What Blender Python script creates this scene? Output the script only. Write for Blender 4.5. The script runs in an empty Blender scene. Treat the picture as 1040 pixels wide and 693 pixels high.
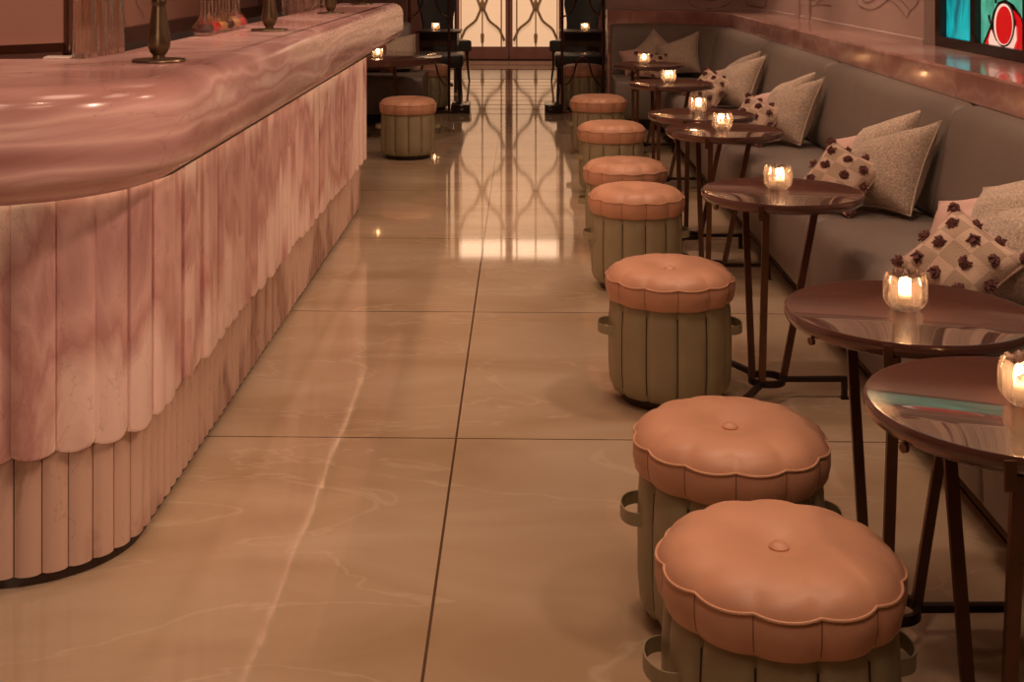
import bpy, bmesh, math, random
from mathutils import Vector, Matrix, noise
PI = math.pi
random.seed(7)
C = bpy.context.scene.collection

# ------------------------------------------------------------------ materials
def new_mat(name):
    m = bpy.data.materials.new(name); m.use_nodes = True
    nt = m.node_tree
    return m, nt, nt.nodes['Principled BSDF']

def pmat(name, col, rough=0.5, metal=0.0, coat=0.0, ior=1.45, bump=0.0, bscale=200, var=0.0, vscale=6, emis=None, estr=0, sheen=0, spec=0.5):
    m, nt, b = new_mat(name)
    b.inputs['Base Color'].default_value = (*col, 1)
    b.inputs['Roughness'].default_value = rough
    b.inputs['Metallic'].default_value = metal
    b.inputs['Coat Weight'].default_value = coat
    b.inputs['Coat Roughness'].default_value = 0.04
    b.inputs['IOR'].default_value = ior
    b.inputs['Specular IOR Level'].default_value = spec
    b.inputs['Sheen Weight'].default_value = sheen
    if emis:
        b.inputs['Emission Color'].default_value = (*emis, 1)
        b.inputs['Emission Strength'].default_value = estr
    tc = nt.nodes.new('ShaderNodeTexCoord')
    if var > 0:
        n = nt.nodes.new('ShaderNodeTexNoise'); n.inputs['Scale'].default_value = vscale; n.inputs['Detail'].default_value = 5
        r = nt.nodes.new('ShaderNodeValToRGB')
        r.color_ramp.elements[0].position = 0.3; r.color_ramp.elements[1].position = 0.7
        r.color_ramp.elements[0].color = (*[c*(1-var) for c in col], 1)
        r.color_ramp.elements[1].color = (*[min(1, c*(1+var)) for c in col], 1)
        nt.links.new(tc.outputs['Object'], n.inputs['Vector']); nt.links.new(n.outputs['Fac'], r.inputs['Fac'])
        nt.links.new(r.outputs['Color'], b.inputs['Base Color'])
    if bump > 0:
        n2 = nt.nodes.new('ShaderNodeTexNoise'); n2.inputs['Scale'].default_value = bscale; n2.inputs['Detail'].default_value = 3
        bp = nt.nodes.new('ShaderNodeBump'); bp.inputs['Strength'].default_value = bump; bp.inputs['Distance'].default_value = 0.003
        nt.links.new(tc.outputs['Object'], n2.inputs['Vector']); nt.links.new(n2.outputs['Fac'], bp.inputs['Height'])
        nt.links.new(bp.outputs['Normal'], b.inputs['Normal'])
    return m

def onyx(name, cols, scale=(1, 1, 1), wscale=1.2, rough=0.15, coat=0.5, dist=6, attr=False, noisescale=2.0, spec=0.5):
    """veined translucent-looking stone: layered noise and distorted bands"""
    m, nt, b = new_mat(name)
    N, L = nt.nodes, nt.links
    tc = N.new('ShaderNodeTexCoord'); mp = N.new('ShaderNodeMapping'); mp.inputs['Scale'].default_value = scale
    L.new(tc.outputs['Object'], mp.inputs['Vector'])
    vec = mp.outputs['Vector']
    if attr:
        at = N.new('ShaderNodeAttribute'); at.attribute_name = 'piece'
        mul = N.new('ShaderNodeVectorMath'); mul.operation = 'SCALE'; mul.inputs['Scale'].default_value = 37.0
        L.new(at.outputs['Color'], mul.inputs[0])
        add = N.new('ShaderNodeVectorMath'); add.operation = 'ADD'
        L.new(vec, add.inputs[0]); L.new(mul.outputs[0], add.inputs[1]); vec = add.outputs[0]
    n = N.new('ShaderNodeTexNoise'); n.inputs['Scale'].default_value = noisescale; n.inputs['Detail'].default_value = 8
    n.inputs['Distortion'].default_value = 1.2; n.inputs['Roughness'].default_value = 0.6
    w = N.new('ShaderNodeTexWave'); w.wave_type = 'BANDS'; w.bands_direction = 'Z'
    w.inputs['Scale'].default_value = wscale; w.inputs['Distortion'].default_value = dist; w.inputs['Detail'].default_value = 4
    w.inputs['Detail Scale'].default_value = 1.0
    L.new(vec, n.inputs['Vector']); L.new(vec, w.inputs['Vector'])
    mx = N.new('ShaderNodeMath'); mx.operation = 'MULTIPLY_ADD'; mx.inputs[1].default_value = 0.35; 
    L.new(w.outputs['Fac'], mx.inputs[0])
    m2 = N.new('ShaderNodeMath'); m2.operation = 'MULTIPLY'; m2.inputs[1].default_value = 0.65
    L.new(n.outputs['Fac'], m2.inputs[0]); L.new(m2.outputs[0], mx.inputs[2])
    fac = mx.outputs[0]
    if attr:
        a2 = N.new('ShaderNodeMath'); a2.operation = 'MULTIPLY_ADD'; a2.inputs[1].default_value = 0.30
        sp = N.new('ShaderNodeSeparateColor'); L.new(at.outputs['Color'], sp.inputs[0])
        L.new(sp.outputs[0], a2.inputs[0]); L.new(fac, a2.inputs[2])
        a3 = N.new('ShaderNodeMath'); a3.operation = 'SUBTRACT'; a3.inputs[1].default_value = 0.15
        L.new(a2.outputs[0], a3.inputs[0]); fac = a3.outputs[0]
    r = N.new('ShaderNodeValToRGB'); e = r.color_ramp.elements
    pos = [0.25, 0.42, 0.5, 0.6, 0.75]
    e[0].position = pos[0]; e[0].color = (*cols[0], 1); e[1].position = pos[4]; e[1].color = (*cols[4], 1)
    for i in (1, 2, 3):
        x = r.color_ramp.elements.new(pos[i]); x.color = (*cols[i], 1)
    L.new(fac, r.inputs['Fac'])
    # pale inclusions and thin rusty cracks
    v = N.new('ShaderNodeTexVoronoi'); v.feature = 'DISTANCE_TO_EDGE'; v.inputs['Scale'].default_value = 2.2
    ds = N.new('ShaderNodeVectorMath'); ds.operation = 'MULTIPLY_ADD'; ds.inputs[1].default_value = (0.6, 0.6, 0.6)
    L.new(n.outputs['Color'], ds.inputs[0]); L.new(vec, ds.inputs[2]); L.new(ds.outputs[0], v.inputs['Vector'])
    lt = N.new('ShaderNodeMath'); lt.operation = 'LESS_THAN'; lt.inputs[1].default_value = 0.005; L.new(v.outputs[0], lt.inputs[0])
    lm = N.new('ShaderNodeMath'); lm.operation = 'MULTIPLY'; lm.inputs[1].default_value = 0.22; L.new(lt.outputs[0], lm.inputs[0])
    mix = N.new('ShaderNodeMix'); mix.data_type = 'RGBA'
    L.new(lm.outputs[0], mix.inputs[0]); L.new(r.outputs['Color'], mix.inputs[6]); mix.inputs[7].default_value = (*[c*0.45 for c in cols[0]], 1)
    outc = mix.outputs[2]
    if attr:
        v2 = N.new('ShaderNodeTexVoronoi'); v2.feature = 'F1'; v2.inputs['Scale'].default_value = 1.5
        L.new(ds.outputs[0], v2.inputs['Vector'])
        mr = N.new('ShaderNodeMapRange'); mr.inputs[1].default_value = 0.30; mr.inputs[2].default_value = 0.33; mr.inputs[3].default_value = 0.55; mr.inputs[4].default_value = 0.0
        L.new(v2.outputs['Distance'], mr.inputs[0])
        m3 = N.new('ShaderNodeMix'); m3.data_type = 'RGBA'; L.new(mr.outputs[0], m3.inputs[0]); L.new(outc, m3.inputs[6]); m3.inputs[7].default_value = (*cols[4], 1); outc = m3.outputs[2]
    L.new(outc, b.inputs['Base Color'])
    b.inputs['Specular IOR Level'].default_value = spec
    b.inputs['Roughness'].default_value = rough; b.inputs['Coat Weight'].default_value = coat; b.inputs['Coat Roughness'].default_value = 0.05
    b.inputs['Subsurface Weight'].default_value = 0.0
    return m

def floor_mat():
    m, nt, b = new_mat('beige_marble_tiles'); N, L = nt.nodes, nt.links
    tc = N.new('ShaderNodeTexCoord'); s = N.new('ShaderNodeSeparateXYZ'); L.new(tc.outputs['Object'], s.inputs[0])
    def joint(out, off, per):
        a = N.new('ShaderNodeMath'); a.operation = 'SUBTRACT'; a.inputs[1].default_value = off - per*50 - per/2; L.new(out, a.inputs[0])
        d = N.new('ShaderNodeMath'); d.operation = 'MODULO'; d.inputs[1].default_value = per; L.new(a.outputs[0], d.inputs[0])
        e = N.new('ShaderNodeMath'); e.operation = 'SUBTRACT'; e.inputs[1].default_value = per/2; L.new(d.outputs[0], e.inputs[0])
        f = N.new('ShaderNodeMath'); f.operation = 'ABSOLUTE'; L.new(e.outputs[0], f.inputs[0])
        g = N.new('ShaderNodeMath'); g.operation = 'LESS_THAN'; g.inputs[1].default_value = 0.0035; L.new(f.outputs[0], g.inputs[0])
        return g.outputs[0]
    jx = joint(s.outputs[0], -0.21, 1.46); jy = joint(s.outputs[1], 4.03, 1.46)
    mx = N.new('ShaderNodeMath'); mx.operation = 'MAXIMUM'; L.new(jx, mx.inputs[0]); L.new(jy, mx.inputs[1])
    n = N.new('ShaderNodeTexNoise'); n.inputs['Scale'].default_value = 1.3; n.inputs['Detail'].default_value = 9; n.inputs['Distortion'].default_value = 0.8
    mp = N.new('ShaderNodeMapping'); mp.inputs['Scale'].default_value = (0.7, 1.6, 1); L.new(tc.outputs['Object'], mp.inputs[0]); L.new(mp.outputs[0], n.inputs['Vector'])
    r = N.new('ShaderNodeValToRGB'); e = r.color_ramp.elements
    e[0].position = 0.3; e[0].color = (0.37, 0.265, 0.16, 1); e[1].position = 0.72; e[1].color = (0.52, 0.42, 0.30, 1)
    x = e.new(0.5); x.color = (0.45, 0.34, 0.225, 1)
    L.new(n.outputs['Fac'], r.inputs['Fac'])
    # pale veins
    n3 = N.new('ShaderNodeTexNoise'); n3.inputs['Scale'].default_value = 1.1; n3.inputs['Detail'].default_value = 6; n3.inputs['Distortion'].default_value = 1.6
    L.new(mp.outputs[0], n3.inputs['Vector'])
    sb = N.new('ShaderNodeMath'); sb.operation = 'SUBTRACT'; sb.inputs[1].default_value = 0.5; L.new(n3.outputs['Fac'], sb.inputs[0])
    ab = N.new('ShaderNodeMath'); ab.operation = 'ABSOLUTE'; L.new(sb.outputs[0], ab.inputs[0])
    mr = N.new('ShaderNodeMapRange'); mr.inputs[1].default_value = 0.0; mr.inputs[2].default_value = 0.012; mr.inputs[3].default_value = 0.22; mr.inputs[4].default_value = 0.0
    L.new(ab.outputs[0], mr.inputs[0])
    mv = N.new('ShaderNodeMix'); mv.data_type = 'RGBA'; L.new(mr.outputs[0], mv.inputs[0]); L.new(r.outputs['Color'], mv.inputs[6]); mv.inputs[7].default_value = (0.72, 0.62, 0.48, 1)
    mj = N.new('ShaderNodeMix'); mj.data_type = 'RGBA'; L.new(mx.outputs[0], mj.inputs[0]); L.new(mv.outputs[2], mj.inputs[6]); mj.inputs[7].default_value = (0.10, 0.06, 0.035, 1)
    L.new(mj.outputs[2], b.inputs['Base Color'])
    b.inputs['Roughness'].default_value = 0.045; b.inputs['IOR'].default_value = 1.6
    return m

def glass_mat(name, col=(1, 1, 1), rough=0.02, clear=0.45):
    m, nt, b = new_mat(name); N, L = nt.nodes, nt.links
    b.inputs['Base Color'].default_value = (*col, 1); b.inputs['Transmission Weight'].default_value = 1.0
    b.inputs['Roughness'].default_value = rough; b.inputs['IOR'].default_value = 1.45
    t = N.new('ShaderNodeBsdfTransparent'); t.inputs[0].default_value = (*col, 1)
    mx = N.new('ShaderNodeMixShader'); mx.inputs[0].default_value = clear
    L.new(b.outputs[0], mx.inputs[1]); L.new(t.outputs[0], mx.inputs[2])
    L.new(mx.outputs[0], N['Material Output'].inputs['Surface'])
    return m

M = {}
M['floor'] = floor_mat()
M['onyx_top'] = onyx('pink_onyx_top', [(0.36, 0.18, 0.16), (0.56, 0.33, 0.31), (0.72, 0.48, 0.45), (0.58, 0.34, 0.32), (0.86, 0.66, 0.61)], scale=(0.5, 0.5, 1.6), wscale=1.3, rough=0.2, coat=0.15, dist=5, spec=0.4)
M['onyx_slab'] = onyx('pink_onyx_slabs', [(0.36, 0.16, 0.145), (0.60, 0.35, 0.33), (0.76, 0.49, 0.46), (0.58, 0.31, 0.29), (0.92, 0.71, 0.65)], scale=(3.2, 3.2, 1.0), wscale=0.35, rough=0.34, coat=0.0, dist=8, attr=True, noisescale=1.6)
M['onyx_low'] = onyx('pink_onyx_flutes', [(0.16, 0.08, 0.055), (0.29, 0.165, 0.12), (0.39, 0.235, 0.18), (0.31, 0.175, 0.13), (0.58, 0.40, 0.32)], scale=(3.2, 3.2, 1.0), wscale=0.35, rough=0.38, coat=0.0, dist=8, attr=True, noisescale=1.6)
M['marble'] = onyx('rose_marble_ledge', [(0.34, 0.17, 0.15), (0.46, 0.26, 0.22), (0.58, 0.37, 0.32), (0.50, 0.29, 0.25), (0.66, 0.47, 0.41)], scale=(1.2, 1.2, 1.2), wscale=0.8, rough=0.18, coat=0.3, dist=7)
M['wall_pink'] = pmat('pink_plaster', (0.58, 0.45, 0.40), 0.55, var=0.05, vscale=2)
M['wall_dark'] = pmat('dark_red_lacquer', (0.10, 0.045, 0.035), 0.4, var=0.15, vscale=2)
M['wall_back'] = pmat('brown_plaster', (0.46, 0.25, 0.20), 0.5, var=0.08, vscale=2)
M['ceiling'] = pmat('ceiling_paint', (0.30, 0.22, 0.18), 0.7, var=0.04)
M['leather_tan'] = pmat('tan_leather', (0.62, 0.335, 0.21), 0.38, bump=0.12, bscale=420, var=0.07, vscale=9)
M['leather_olive'] = pmat('sage_leather', (0.33, 0.285, 0.17), 0.42, bump=0.12, bscale=420, var=0.07, vscale=9)
M['leather_gray'] = pmat('taupe_leather', (0.22, 0.185, 0.16), 0.48, bump=0.08, bscale=300, var=0.06, vscale=5)
M['leather_black'] = pmat('black_leather', (0.035, 0.036, 0.034), 0.3, bump=0.08, bscale=300, var=0.1)
M['seam'] = pmat('dark_seam_thread', (0.05, 0.03, 0.02), 0.6)
M['seam_tan'] = pmat('brown_seam_thread', (0.26, 0.12, 0.07), 0.6)
M['piping_tan'] = pmat('tan_piping', (0.62, 0.36, 0.22), 0.4, var=0.05)
M['wood_dark'] = pmat('dark_wood', (0.035, 0.018, 0.012), 0.35, var=0.3, vscale=8)
M['table_top'] = pmat('brown_lacquer', (0.10, 0.042, 0.031), 0.25, coat=0.8, var=0.12, vscale=3, ior=1.5)
M['table_top'].node_tree.nodes['Principled BSDF'].inputs['Coat IOR'].default_value = 1.5
M['table_top'].node_tree.nodes['Principled BSDF'].inputs['Coat Roughness'].default_value = 0.015
M['table_rim'] = pmat('brown_lacquer_rim', (0.09, 0.04, 0.028), 0.18, coat=0.6, var=0.1)
M['bronze'] = pmat('dark_bronze', (0.15, 0.075, 0.042), 0.38, metal=0.7, var=0.15, vscale=14)
M['iron'] = pmat('black_iron', (0.035, 0.022, 0.018), 0.4, metal=0.6, var=0.1)
M['brass'] = pmat('aged_brass', (0.15, 0.105, 0.065), 0.34, metal=0.8, var=0.15, vscale=16)
M['screen_metal'] = pmat('screen_bronze', (0.16, 0.08, 0.055), 0.25, metal=0.9, var=0.15)
M['boucle'] = pmat('grey_boucle', (0.60, 0.50, 0.395), 0.9, bump=1.0, bscale=260, var=0.38, vscale=130, sheen=0.3)
M['piping_grey'] = pmat('grey_piping', (0.60, 0.51, 0.40), 0.85, var=0.08, vscale=50)
M['pink_cloth'] = pmat('pale_pink_cloth', (0.66, 0.46, 0.40), 0.8, bump=0.4, bscale=250, var=0.05)
M['rust_cloth'] = pmat('rust_cloth', (0.22, 0.08, 0.05), 0.8, bump=0.4, bscale=250, var=0.15)
M['tuft'] = pmat('plum_yarn', (0.17, 0.07, 0.065), 0.9, var=0.35, vscale=90)
M['black'] = pmat('black_rubber', (0.018, 0.015, 0.013), 0.45)
M['black_gloss'] = pmat('black_gloss_frame', (0.02, 0.013, 0.011), 0.2)
M['paper'] = pmat('white_paper', (0.75, 0.68, 0.62), 0.7)
M['steel'] = pmat('brushed_steel', (0.25, 0.22, 0.2), 0.35, metal=0.8)
M['wax'] = pmat('glowing_white_wax', (0.85, 0.72, 0.58), 0.5, emis=(1.0, 0.45, 0.16), estr=0.4)  # orange emission stands in for flame light soaking into the wax
M['flame'] = pmat('flame', (1, 0.6, 0.3), 0.5, emis=(1.0, 0.62, 0.32), estr=32)
M['tin'] = pmat('tealight_cup', (0.5, 0.42, 0.35), 0.3, metal=0.8)
M['glass'] = glass_mat('clear_glass', (1, 0.97, 0.94), 0.01, 0.35)
M['glass_thin'] = glass_mat('thin_clear_glass', (1, 0.97, 0.94), 0.01, 0.55)
M['glass_votive'] = glass_mat('pressed_glass', (1, 0.95, 0.9), 0.03, 0.3)
_nt = M['glass_votive'].node_tree; _o = _nt.nodes['Material Output']; _prev = _o.inputs['Surface'].links[0].from_socket
_tl = _nt.nodes.new('ShaderNodeBsdfTranslucent'); _tl.inputs[0].default_value = (1, 0.93, 0.85, 1); _mx = _nt.nodes.new('ShaderNodeMixShader'); _mx.inputs[0].default_value = 0.05
_nt.links.new(_prev, _mx.inputs[1]); _nt.links.new(_tl.outputs[0], _mx.inputs[2]); _nt.links.new(_mx.outputs[0], _o.inputs['Surface'])
M['red_liquid'] = pmat('red_bitters', (0.5, 0.015, 0.01), 0.1, emis=(0.5, 0.02, 0.01), estr=0.0)
M['dark_liquid'] = pmat('dark_bitters', (0.05, 0.008, 0.006), 0.08)
M['amber_liquid'] = pmat('amber_bitters', (0.55, 0.30, 0.12), 0.1)
M['line'] = pmat('thin_drawn_line', (0.30, 0.20, 0.17), 0.6)
M['door_bar'] = pmat('taupe_bronze_bar', (0.30, 0.20, 0.11), 0.5, metal=0.2, var=0.1)
M['led'] = pmat('warm_led_strip', (1, 0.8, 0.6), 0.5, emis=(1.0, 0.68, 0.42), estr=7.5)
M['door_glass'] = pmat('backlit_cream_glass', (0.6, 0.5, 0.4), 0.4, emis=(1.0, 0.60, 0.33), estr=0.54)
M['door_glass_hot'] = pmat('backlit_cream_glass_top', (0.6, 0.5, 0.4), 0.4, emis=(1.0, 0.66, 0.42), estr=2.6)
M['far_floor'] = pmat('pale_strip_marble', (0.42, 0.30, 0.21), 0.06, var=0.1, vscale=2, ior=1.7)
M['far_joint'] = pmat('black_marble_strip', (0.03, 0.015, 0.012), 0.75, ior=1.15, spec=0.1)
M['plinth_gloss'] = pmat('black_gloss_plinth', (0.03, 0.018, 0.014), 0.12)
M['door_rail'] = pmat('oxblood_door_rail', (0.20, 0.09, 0.065), 0.3, var=0.1)
M['far_red'] = pmat('oxblood_marble_band', (0.09, 0.03, 0.02), 0.12, var=0.3, vscale=3)

def weave_mat():
    m, nt, b = new_mat('checked_woven_cloth'); N, L = nt.nodes, nt.links
    tc = N.new('ShaderNodeTexCoord'); ck = N.new('ShaderNodeTexChecker'); ck.inputs['Scale'].default_value = 15.0
    ad = N.new('ShaderNodeVectorMath'); ad.operation = 'MULTIPLY_ADD'; ad.inputs[1].default_value = (1, 0, 1); ad.inputs[2].default_value = (0.5, 0.01, 0.5)
    L.new(tc.outputs['Object'], ad.inputs[0]); L.new(ad.outputs[0], ck.inputs['Vector'])
    ck.inputs['Color1'].default_value = (0.70, 0.54, 0.42, 1); ck.inputs['Color2'].default_value = (0.50, 0.38, 0.28, 1)
    L.new(ck.outputs['Color'], b.inputs['Base Color']); b.inputs['Roughness'].default_value = 0.9
    n = N.new('ShaderNodeTexNoise'); n.inputs['Scale'].default_value = 220
    bp = N.new('ShaderNodeBump'); bp.inputs['Strength'].default_value = 0.8; bp.inputs['Distance'].default_value = 0.003
    L.new(tc.outputs['Object'], n.inputs['Vector']); L.new(n.outputs['Fac'], bp.inputs['Height']); L.new(bp.outputs['Normal'], b.inputs['Normal'])
    return m
M['weave'] = weave_mat()

def pane_mat(name, c0, c1, s):
    m, nt, b = new_mat(name); N, L = nt.nodes, nt.links
    tc = N.new('ShaderNodeTexCoord'); mp = N.new('ShaderNodeMapping'); mp.inputs['Scale'].default_value = (1, 7, 2.5)
    n = N.new('ShaderNodeTexNoise'); n.inputs['Scale'].default_value = 1.3; n.inputs['Detail'].default_value = 6; n.inputs['Distortion'].default_value = 0.6
    r = N.new('ShaderNodeValToRGB'); r.color_ramp.elements[0].position = 0.35; r.color_ramp.elements[1].position = 0.65
    r.color_ramp.elements[0].color = (*c0, 1); r.color_ramp.elements[1].color = (*c1, 1)
    L.new(tc.outputs['Object'], mp.inputs[0]); L.new(mp.outputs[0], n.inputs['Vector']); L.new(n.outputs['Fac'], r.inputs['Fac'])
    L.new(r.outputs[0], b.inputs['Emission Color']); b.inputs['Emission Strength'].default_value = s
    b.inputs['Base Color'].default_value = (0.02, 0.05, 0.05, 1); b.inputs['Roughness'].default_value = 0.2
    return m
M['teal'] = pane_mat('teal_glass', (0.0, 0.10, 0.13), (0.0, 0.42, 0.42), 1.0)
M['green'] = pane_mat('green_glass', (0.02, 0.16, 0.09), (0.10, 0.45, 0.30), 1.0)
M['red_glass'] = pmat('red_glass', (0.1, 0, 0), 0.2, emis=(0.55, 0.004, 0.006), estr=1.0)
M['white_glass'] = pmat('cream_glass', (0.3, 0.2, 0.2), 0.2, emis=(0.80, 0.50, 0.38), estr=1.0)

# ------------------------------------------------------------------ mesh helpers
def obj(name, bm, mat, parent=None, smooth=True, sharp=40):
    me = bpy.data.meshes.new(name)
    bmesh.ops.recalc_face_normals(bm, faces=bm.faces)
    bm.to_mesh(me); bm.free()
    mats = mat if isinstance(mat, (list, tuple)) else [mat]
    for mm in mats: me.materials.append(mm)
    if smooth:
        for p in me.polygons: p.use_smooth = True
        me.set_sharp_from_angle(angle=math.radians(sharp))
    o = bpy.data.objects.new(name, me); C.objects.link(o)
    if parent: o.parent = parent
    return o

def thing(name, label, cat, loc=(0, 0, 0), rz=0, group=None):
    o = bpy.data.objects.new(name, None); C.objects.link(o); o.empty_display_size = 0.1
    o.location = loc; o.rotation_euler = (0, 0, rz); o['label'] = label; o['category'] = cat
    if group: o['group'] = group
    return o

def tag(o, label, cat, group=None, kind=None):
    o['label'] = label; o['category'] = cat
    if group: o['group'] = group
    if kind: o['kind'] = kind
    return o

def struct(o):
    o['kind'] = 'structure'; return o

def dup(root, loc, rz, label, group=None):
    r = root.copy(); C.objects.link(r); r.location = loc; r.rotation_euler = (0, 0, rz); r['label'] = label
    if group: r['group'] = group
    for ch in list(root.children):
        c = ch.copy(); C.objects.link(c); c.parent = r
        for g in list(ch.children):
            d = g.copy(); C.objects.link(d); d.parent = c
    return r

def box(bm, x0, x1, y0, y1, z0, z1, bev=0.0, mi=0):
    vs = [bm.verts.new(p) for p in ((x0, y0, z0), (x1, y0, z0), (x1, y1, z0), (x0, y1, z0), (x0, y0, z1), (x1, y0, z1), (x1, y1, z1), (x0, y1, z1))]
    fs = [bm.faces.new([vs[i] for i in f]) for f in ((0, 3, 2, 1), (4, 5, 6, 7), (0, 1, 5, 4), (1, 2, 6, 5), (2, 3, 7, 6), (3, 0, 4, 7))]
    for f in fs: f.material_index = mi
    if bev > 0:
        es = list({e for f in fs for e in f.edges})
        bmesh.ops.bevel(bm, geom=es, offset=bev, segments=3, affect='EDGES', profile=0.5)
    return fs

def lathe(bm, prof, seg=48, cx=0, cy=0, rfun=None):
    rings = []
    for (r, z) in prof:
        if r < 1e-6:
            rings.append([bm.verts.new((cx, cy, z))])
        else:
            ring = []
            for i in range(seg):
                a = 2*PI*i/seg
                rr, zz = (rfun(a, r, z) if rfun else (r, z))
                ring.append(bm.verts.new((cx+rr*math.cos(a), cy+rr*math.sin(a), zz)))
            rings.append(ring)
    for a, b in zip(rings, rings[1:]):
        if len(a) == 1 and len(b) == 1: continue
        for i in range(seg):
            j = (i+1) % seg
            if len(a) == 1: bm.faces.new((a[0], b[j], b[i]))
            elif len(b) == 1: bm.faces.new((a[i], a[j], b[0]))
            else: bm.faces.new((a[i], a[j], b[j], b[i]))

def tube(bm, pts, r, seg=8, closed=False, flat=1.0, mi=0):
    pts = [Vector(p) for p in pts]; n = len(pts); rings = []
    up = None
    for i, p in enumerate(pts):
        if closed: t = (pts[(i+1) % n]-pts[i-1]).normalized()
        else: t = (pts[min(i+1, n-1)]-pts[max(i-1, 0)]).normalized()
        if up is None:
            up = Vector((0, 0, 1)) if abs(t.z) < 0.9 else Vector((0, 1, 0))
        up = (up - t*up.dot(t)).normalized()
        s = t.cross(up)
        rr = r[i] if isinstance(r, (list, tuple)) else r
        rings.append([bm.verts.new(p + s*(rr*flat*math.cos(2*PI*k/seg)) + up*(rr*math.sin(2*PI*k/seg))) for k in range(seg)])
    m = n if closed else n-1
    for i in range(m):
        a, b = rings[i], rings[(i+1) % n]
        for k in range(seg):
            j = (k+1) % seg
            bm.faces.new((a[k], a[j], b[j], b[k])).material_index = mi
    if not closed:
        bm.faces.new(rings[0][::-1]).material_index = mi; bm.faces.new(rings[-1]).material_index = mi

def bar(bm, a, b, w, d=None):
    """square-section bar between two points"""
    d = d or w
    a, b = Vector(a), Vector(b); t = (b-a).normalized()
    up = Vector((0, 1, 0)) if abs(t.z) > 0.7 else Vector((0, 0, 1))
    s = t.cross(up).normalized(); u = s.cross(t).normalized()
    q = []
    for p in (a, b):
        q.append([bm.verts.new(p + s*(w/2*i) + u*(d/2*j)) for i, j in ((-1, -1), (1, -1), (1, 1), (-1, 1))])
    for k in range(4):
        j = (k+1) % 4
        bm.faces.new((q[0][k], q[0][j], q[1][j], q[1][k]))
    bm.faces.new(q[0][::-1]); bm.faces.new(q[1])

def norms(path):
    """unit normals to the LEFT of travel, with mitre scale"""
    out = []
    n = len(path)
    for i in range(n):
        a = Vector(path[max(i-1, 0)]); b = Vector(path[i]); c = Vector(path[min(i+1, n-1)])
        d1 = (b-a) if i > 0 else (c-b); d2 = (c-b) if i < n-1 else (b-a)
        d1.normalize(); d2.normalize()
        n1 = Vector((-d1.y, d1.x)); n2 = Vector((-d2.y, d2.x)); m = (n1+n2).normalized()
        out.append(m / max(0.3, m.dot(n1)))
    return out

def sweep(bm, path, prof, mi=0):
    ns = norms(path); rings = []
    for p, nn in zip(path, ns):
        rings.append([bm.verts.new((p[0]+nn.x*u, p[1]+nn.y*u, z)) for (u, z) in prof])
    k = len(prof)
    for a, b in zip(rings, rings[1:]):
        for i in range(k):
            j = (i+1) % k
            bm.faces.new((a[i], a[j], b[j], b[i])).material_index = mi
    bm.faces.new(rings[0]); bm.faces.new(rings[-1][::-1])

def arc(cx, cy, r, a0, a1, n):
    return [(cx+r*math.cos(math.radians(a0+(a1-a0)*i/n)), cy+r*math.sin(math.radians(a0+(a1-a0)*i/n))) for i in range(n+1)]

def offset_ring(poly, d):
    n = len(poly); out = []
    for i in range(n):
        a, b, c = Vector(poly[i-1]), Vector(poly[i]), Vector(poly[(i+1) % n])
        d1 = (b-a).normalized(); d2 = (c-b).normalized()
        n1 = Vector((-d1.y, d1.x)); n2 = Vector((-d2.y, d2.x)); m = (n1+n2).normalized()
        m = m / max(0.4, m.dot(n1))
        out.append((b.x+m.x*d, b.y+m.y*d))
    return out

# ------------------------------------------------------------------ camera
cam_d = bpy.data.cameras.new('camera'); cam = bpy.data.objects.new('camera', cam_d); C.objects.link(cam)
cam.location = (0, 0, 1.5); cam.rotation_euler = (PI/2, 0, math.atan(31/1300))
cam_d.sensor_width = 36; cam_d.lens = 45.0; cam_d.shift_x = 20/1040; cam_d.shift_y = -384.5/1040
cam_d.clip_start = 0.05; cam_d.clip_end = 100
bpy.context.scene.camera = cam

# ------------------------------------------------------------------ room shell
CH = 3.9
bm = bmesh.new(); box(bm, -3.3, 3.0, -2.5, 12.65, -0.12, 0.0); struct(obj('floor', bm, M['floor'], smooth=False))
bm = bmesh.new()
ys = 12.65
segs = []
k = 0
while ys < 16.3:
    segs.append((ys, ys+0.035, 1)); segs.append((ys+0.035, ys+0.42, 0)); ys += 0.42
segs += [(ys, ys+0.05, 1), (ys+0.05, 17.9, 2), (17.9, 18.0, 1), (18.0, 18.7, 0), (18.7, 18.8, 1), (18.8, 19.5, 0), (19.5, 20.5, 1)]
for a, b, mi in segs: box(bm, -3.3, 3.0, a, b, -0.12, 0.0, mi=mi)
struct(obj('floor', bm, [M['far_floor'], M['far_joint'], M['far_red']], smooth=False))
bm = bmesh.new(); box(bm, -3.3, 3.0, -2.5, 20.5, CH, CH+0.1); struct(obj('ceiling', bm, M['ceiling'], smooth=False))
bm = bmesh.new(); box(bm, -3.3, 3.0, -2.6, -2.5, 0, CH); struct(obj('wall_front', bm, M['wall_back'], smooth=False))
# left wall behind the bar, with a dark dado band
bm = bmesh.new(); box(bm, -2.72, -2.6, -2.5, 12.7, 0, CH); box(bm, -2.6, -2.55, 1.0, 12.5, 0.0, 1.08, mi=1)
WALLL = struct(obj('wall_left', bm, [M['wall_back'], M['wall_dark']], smooth=False))

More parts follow.
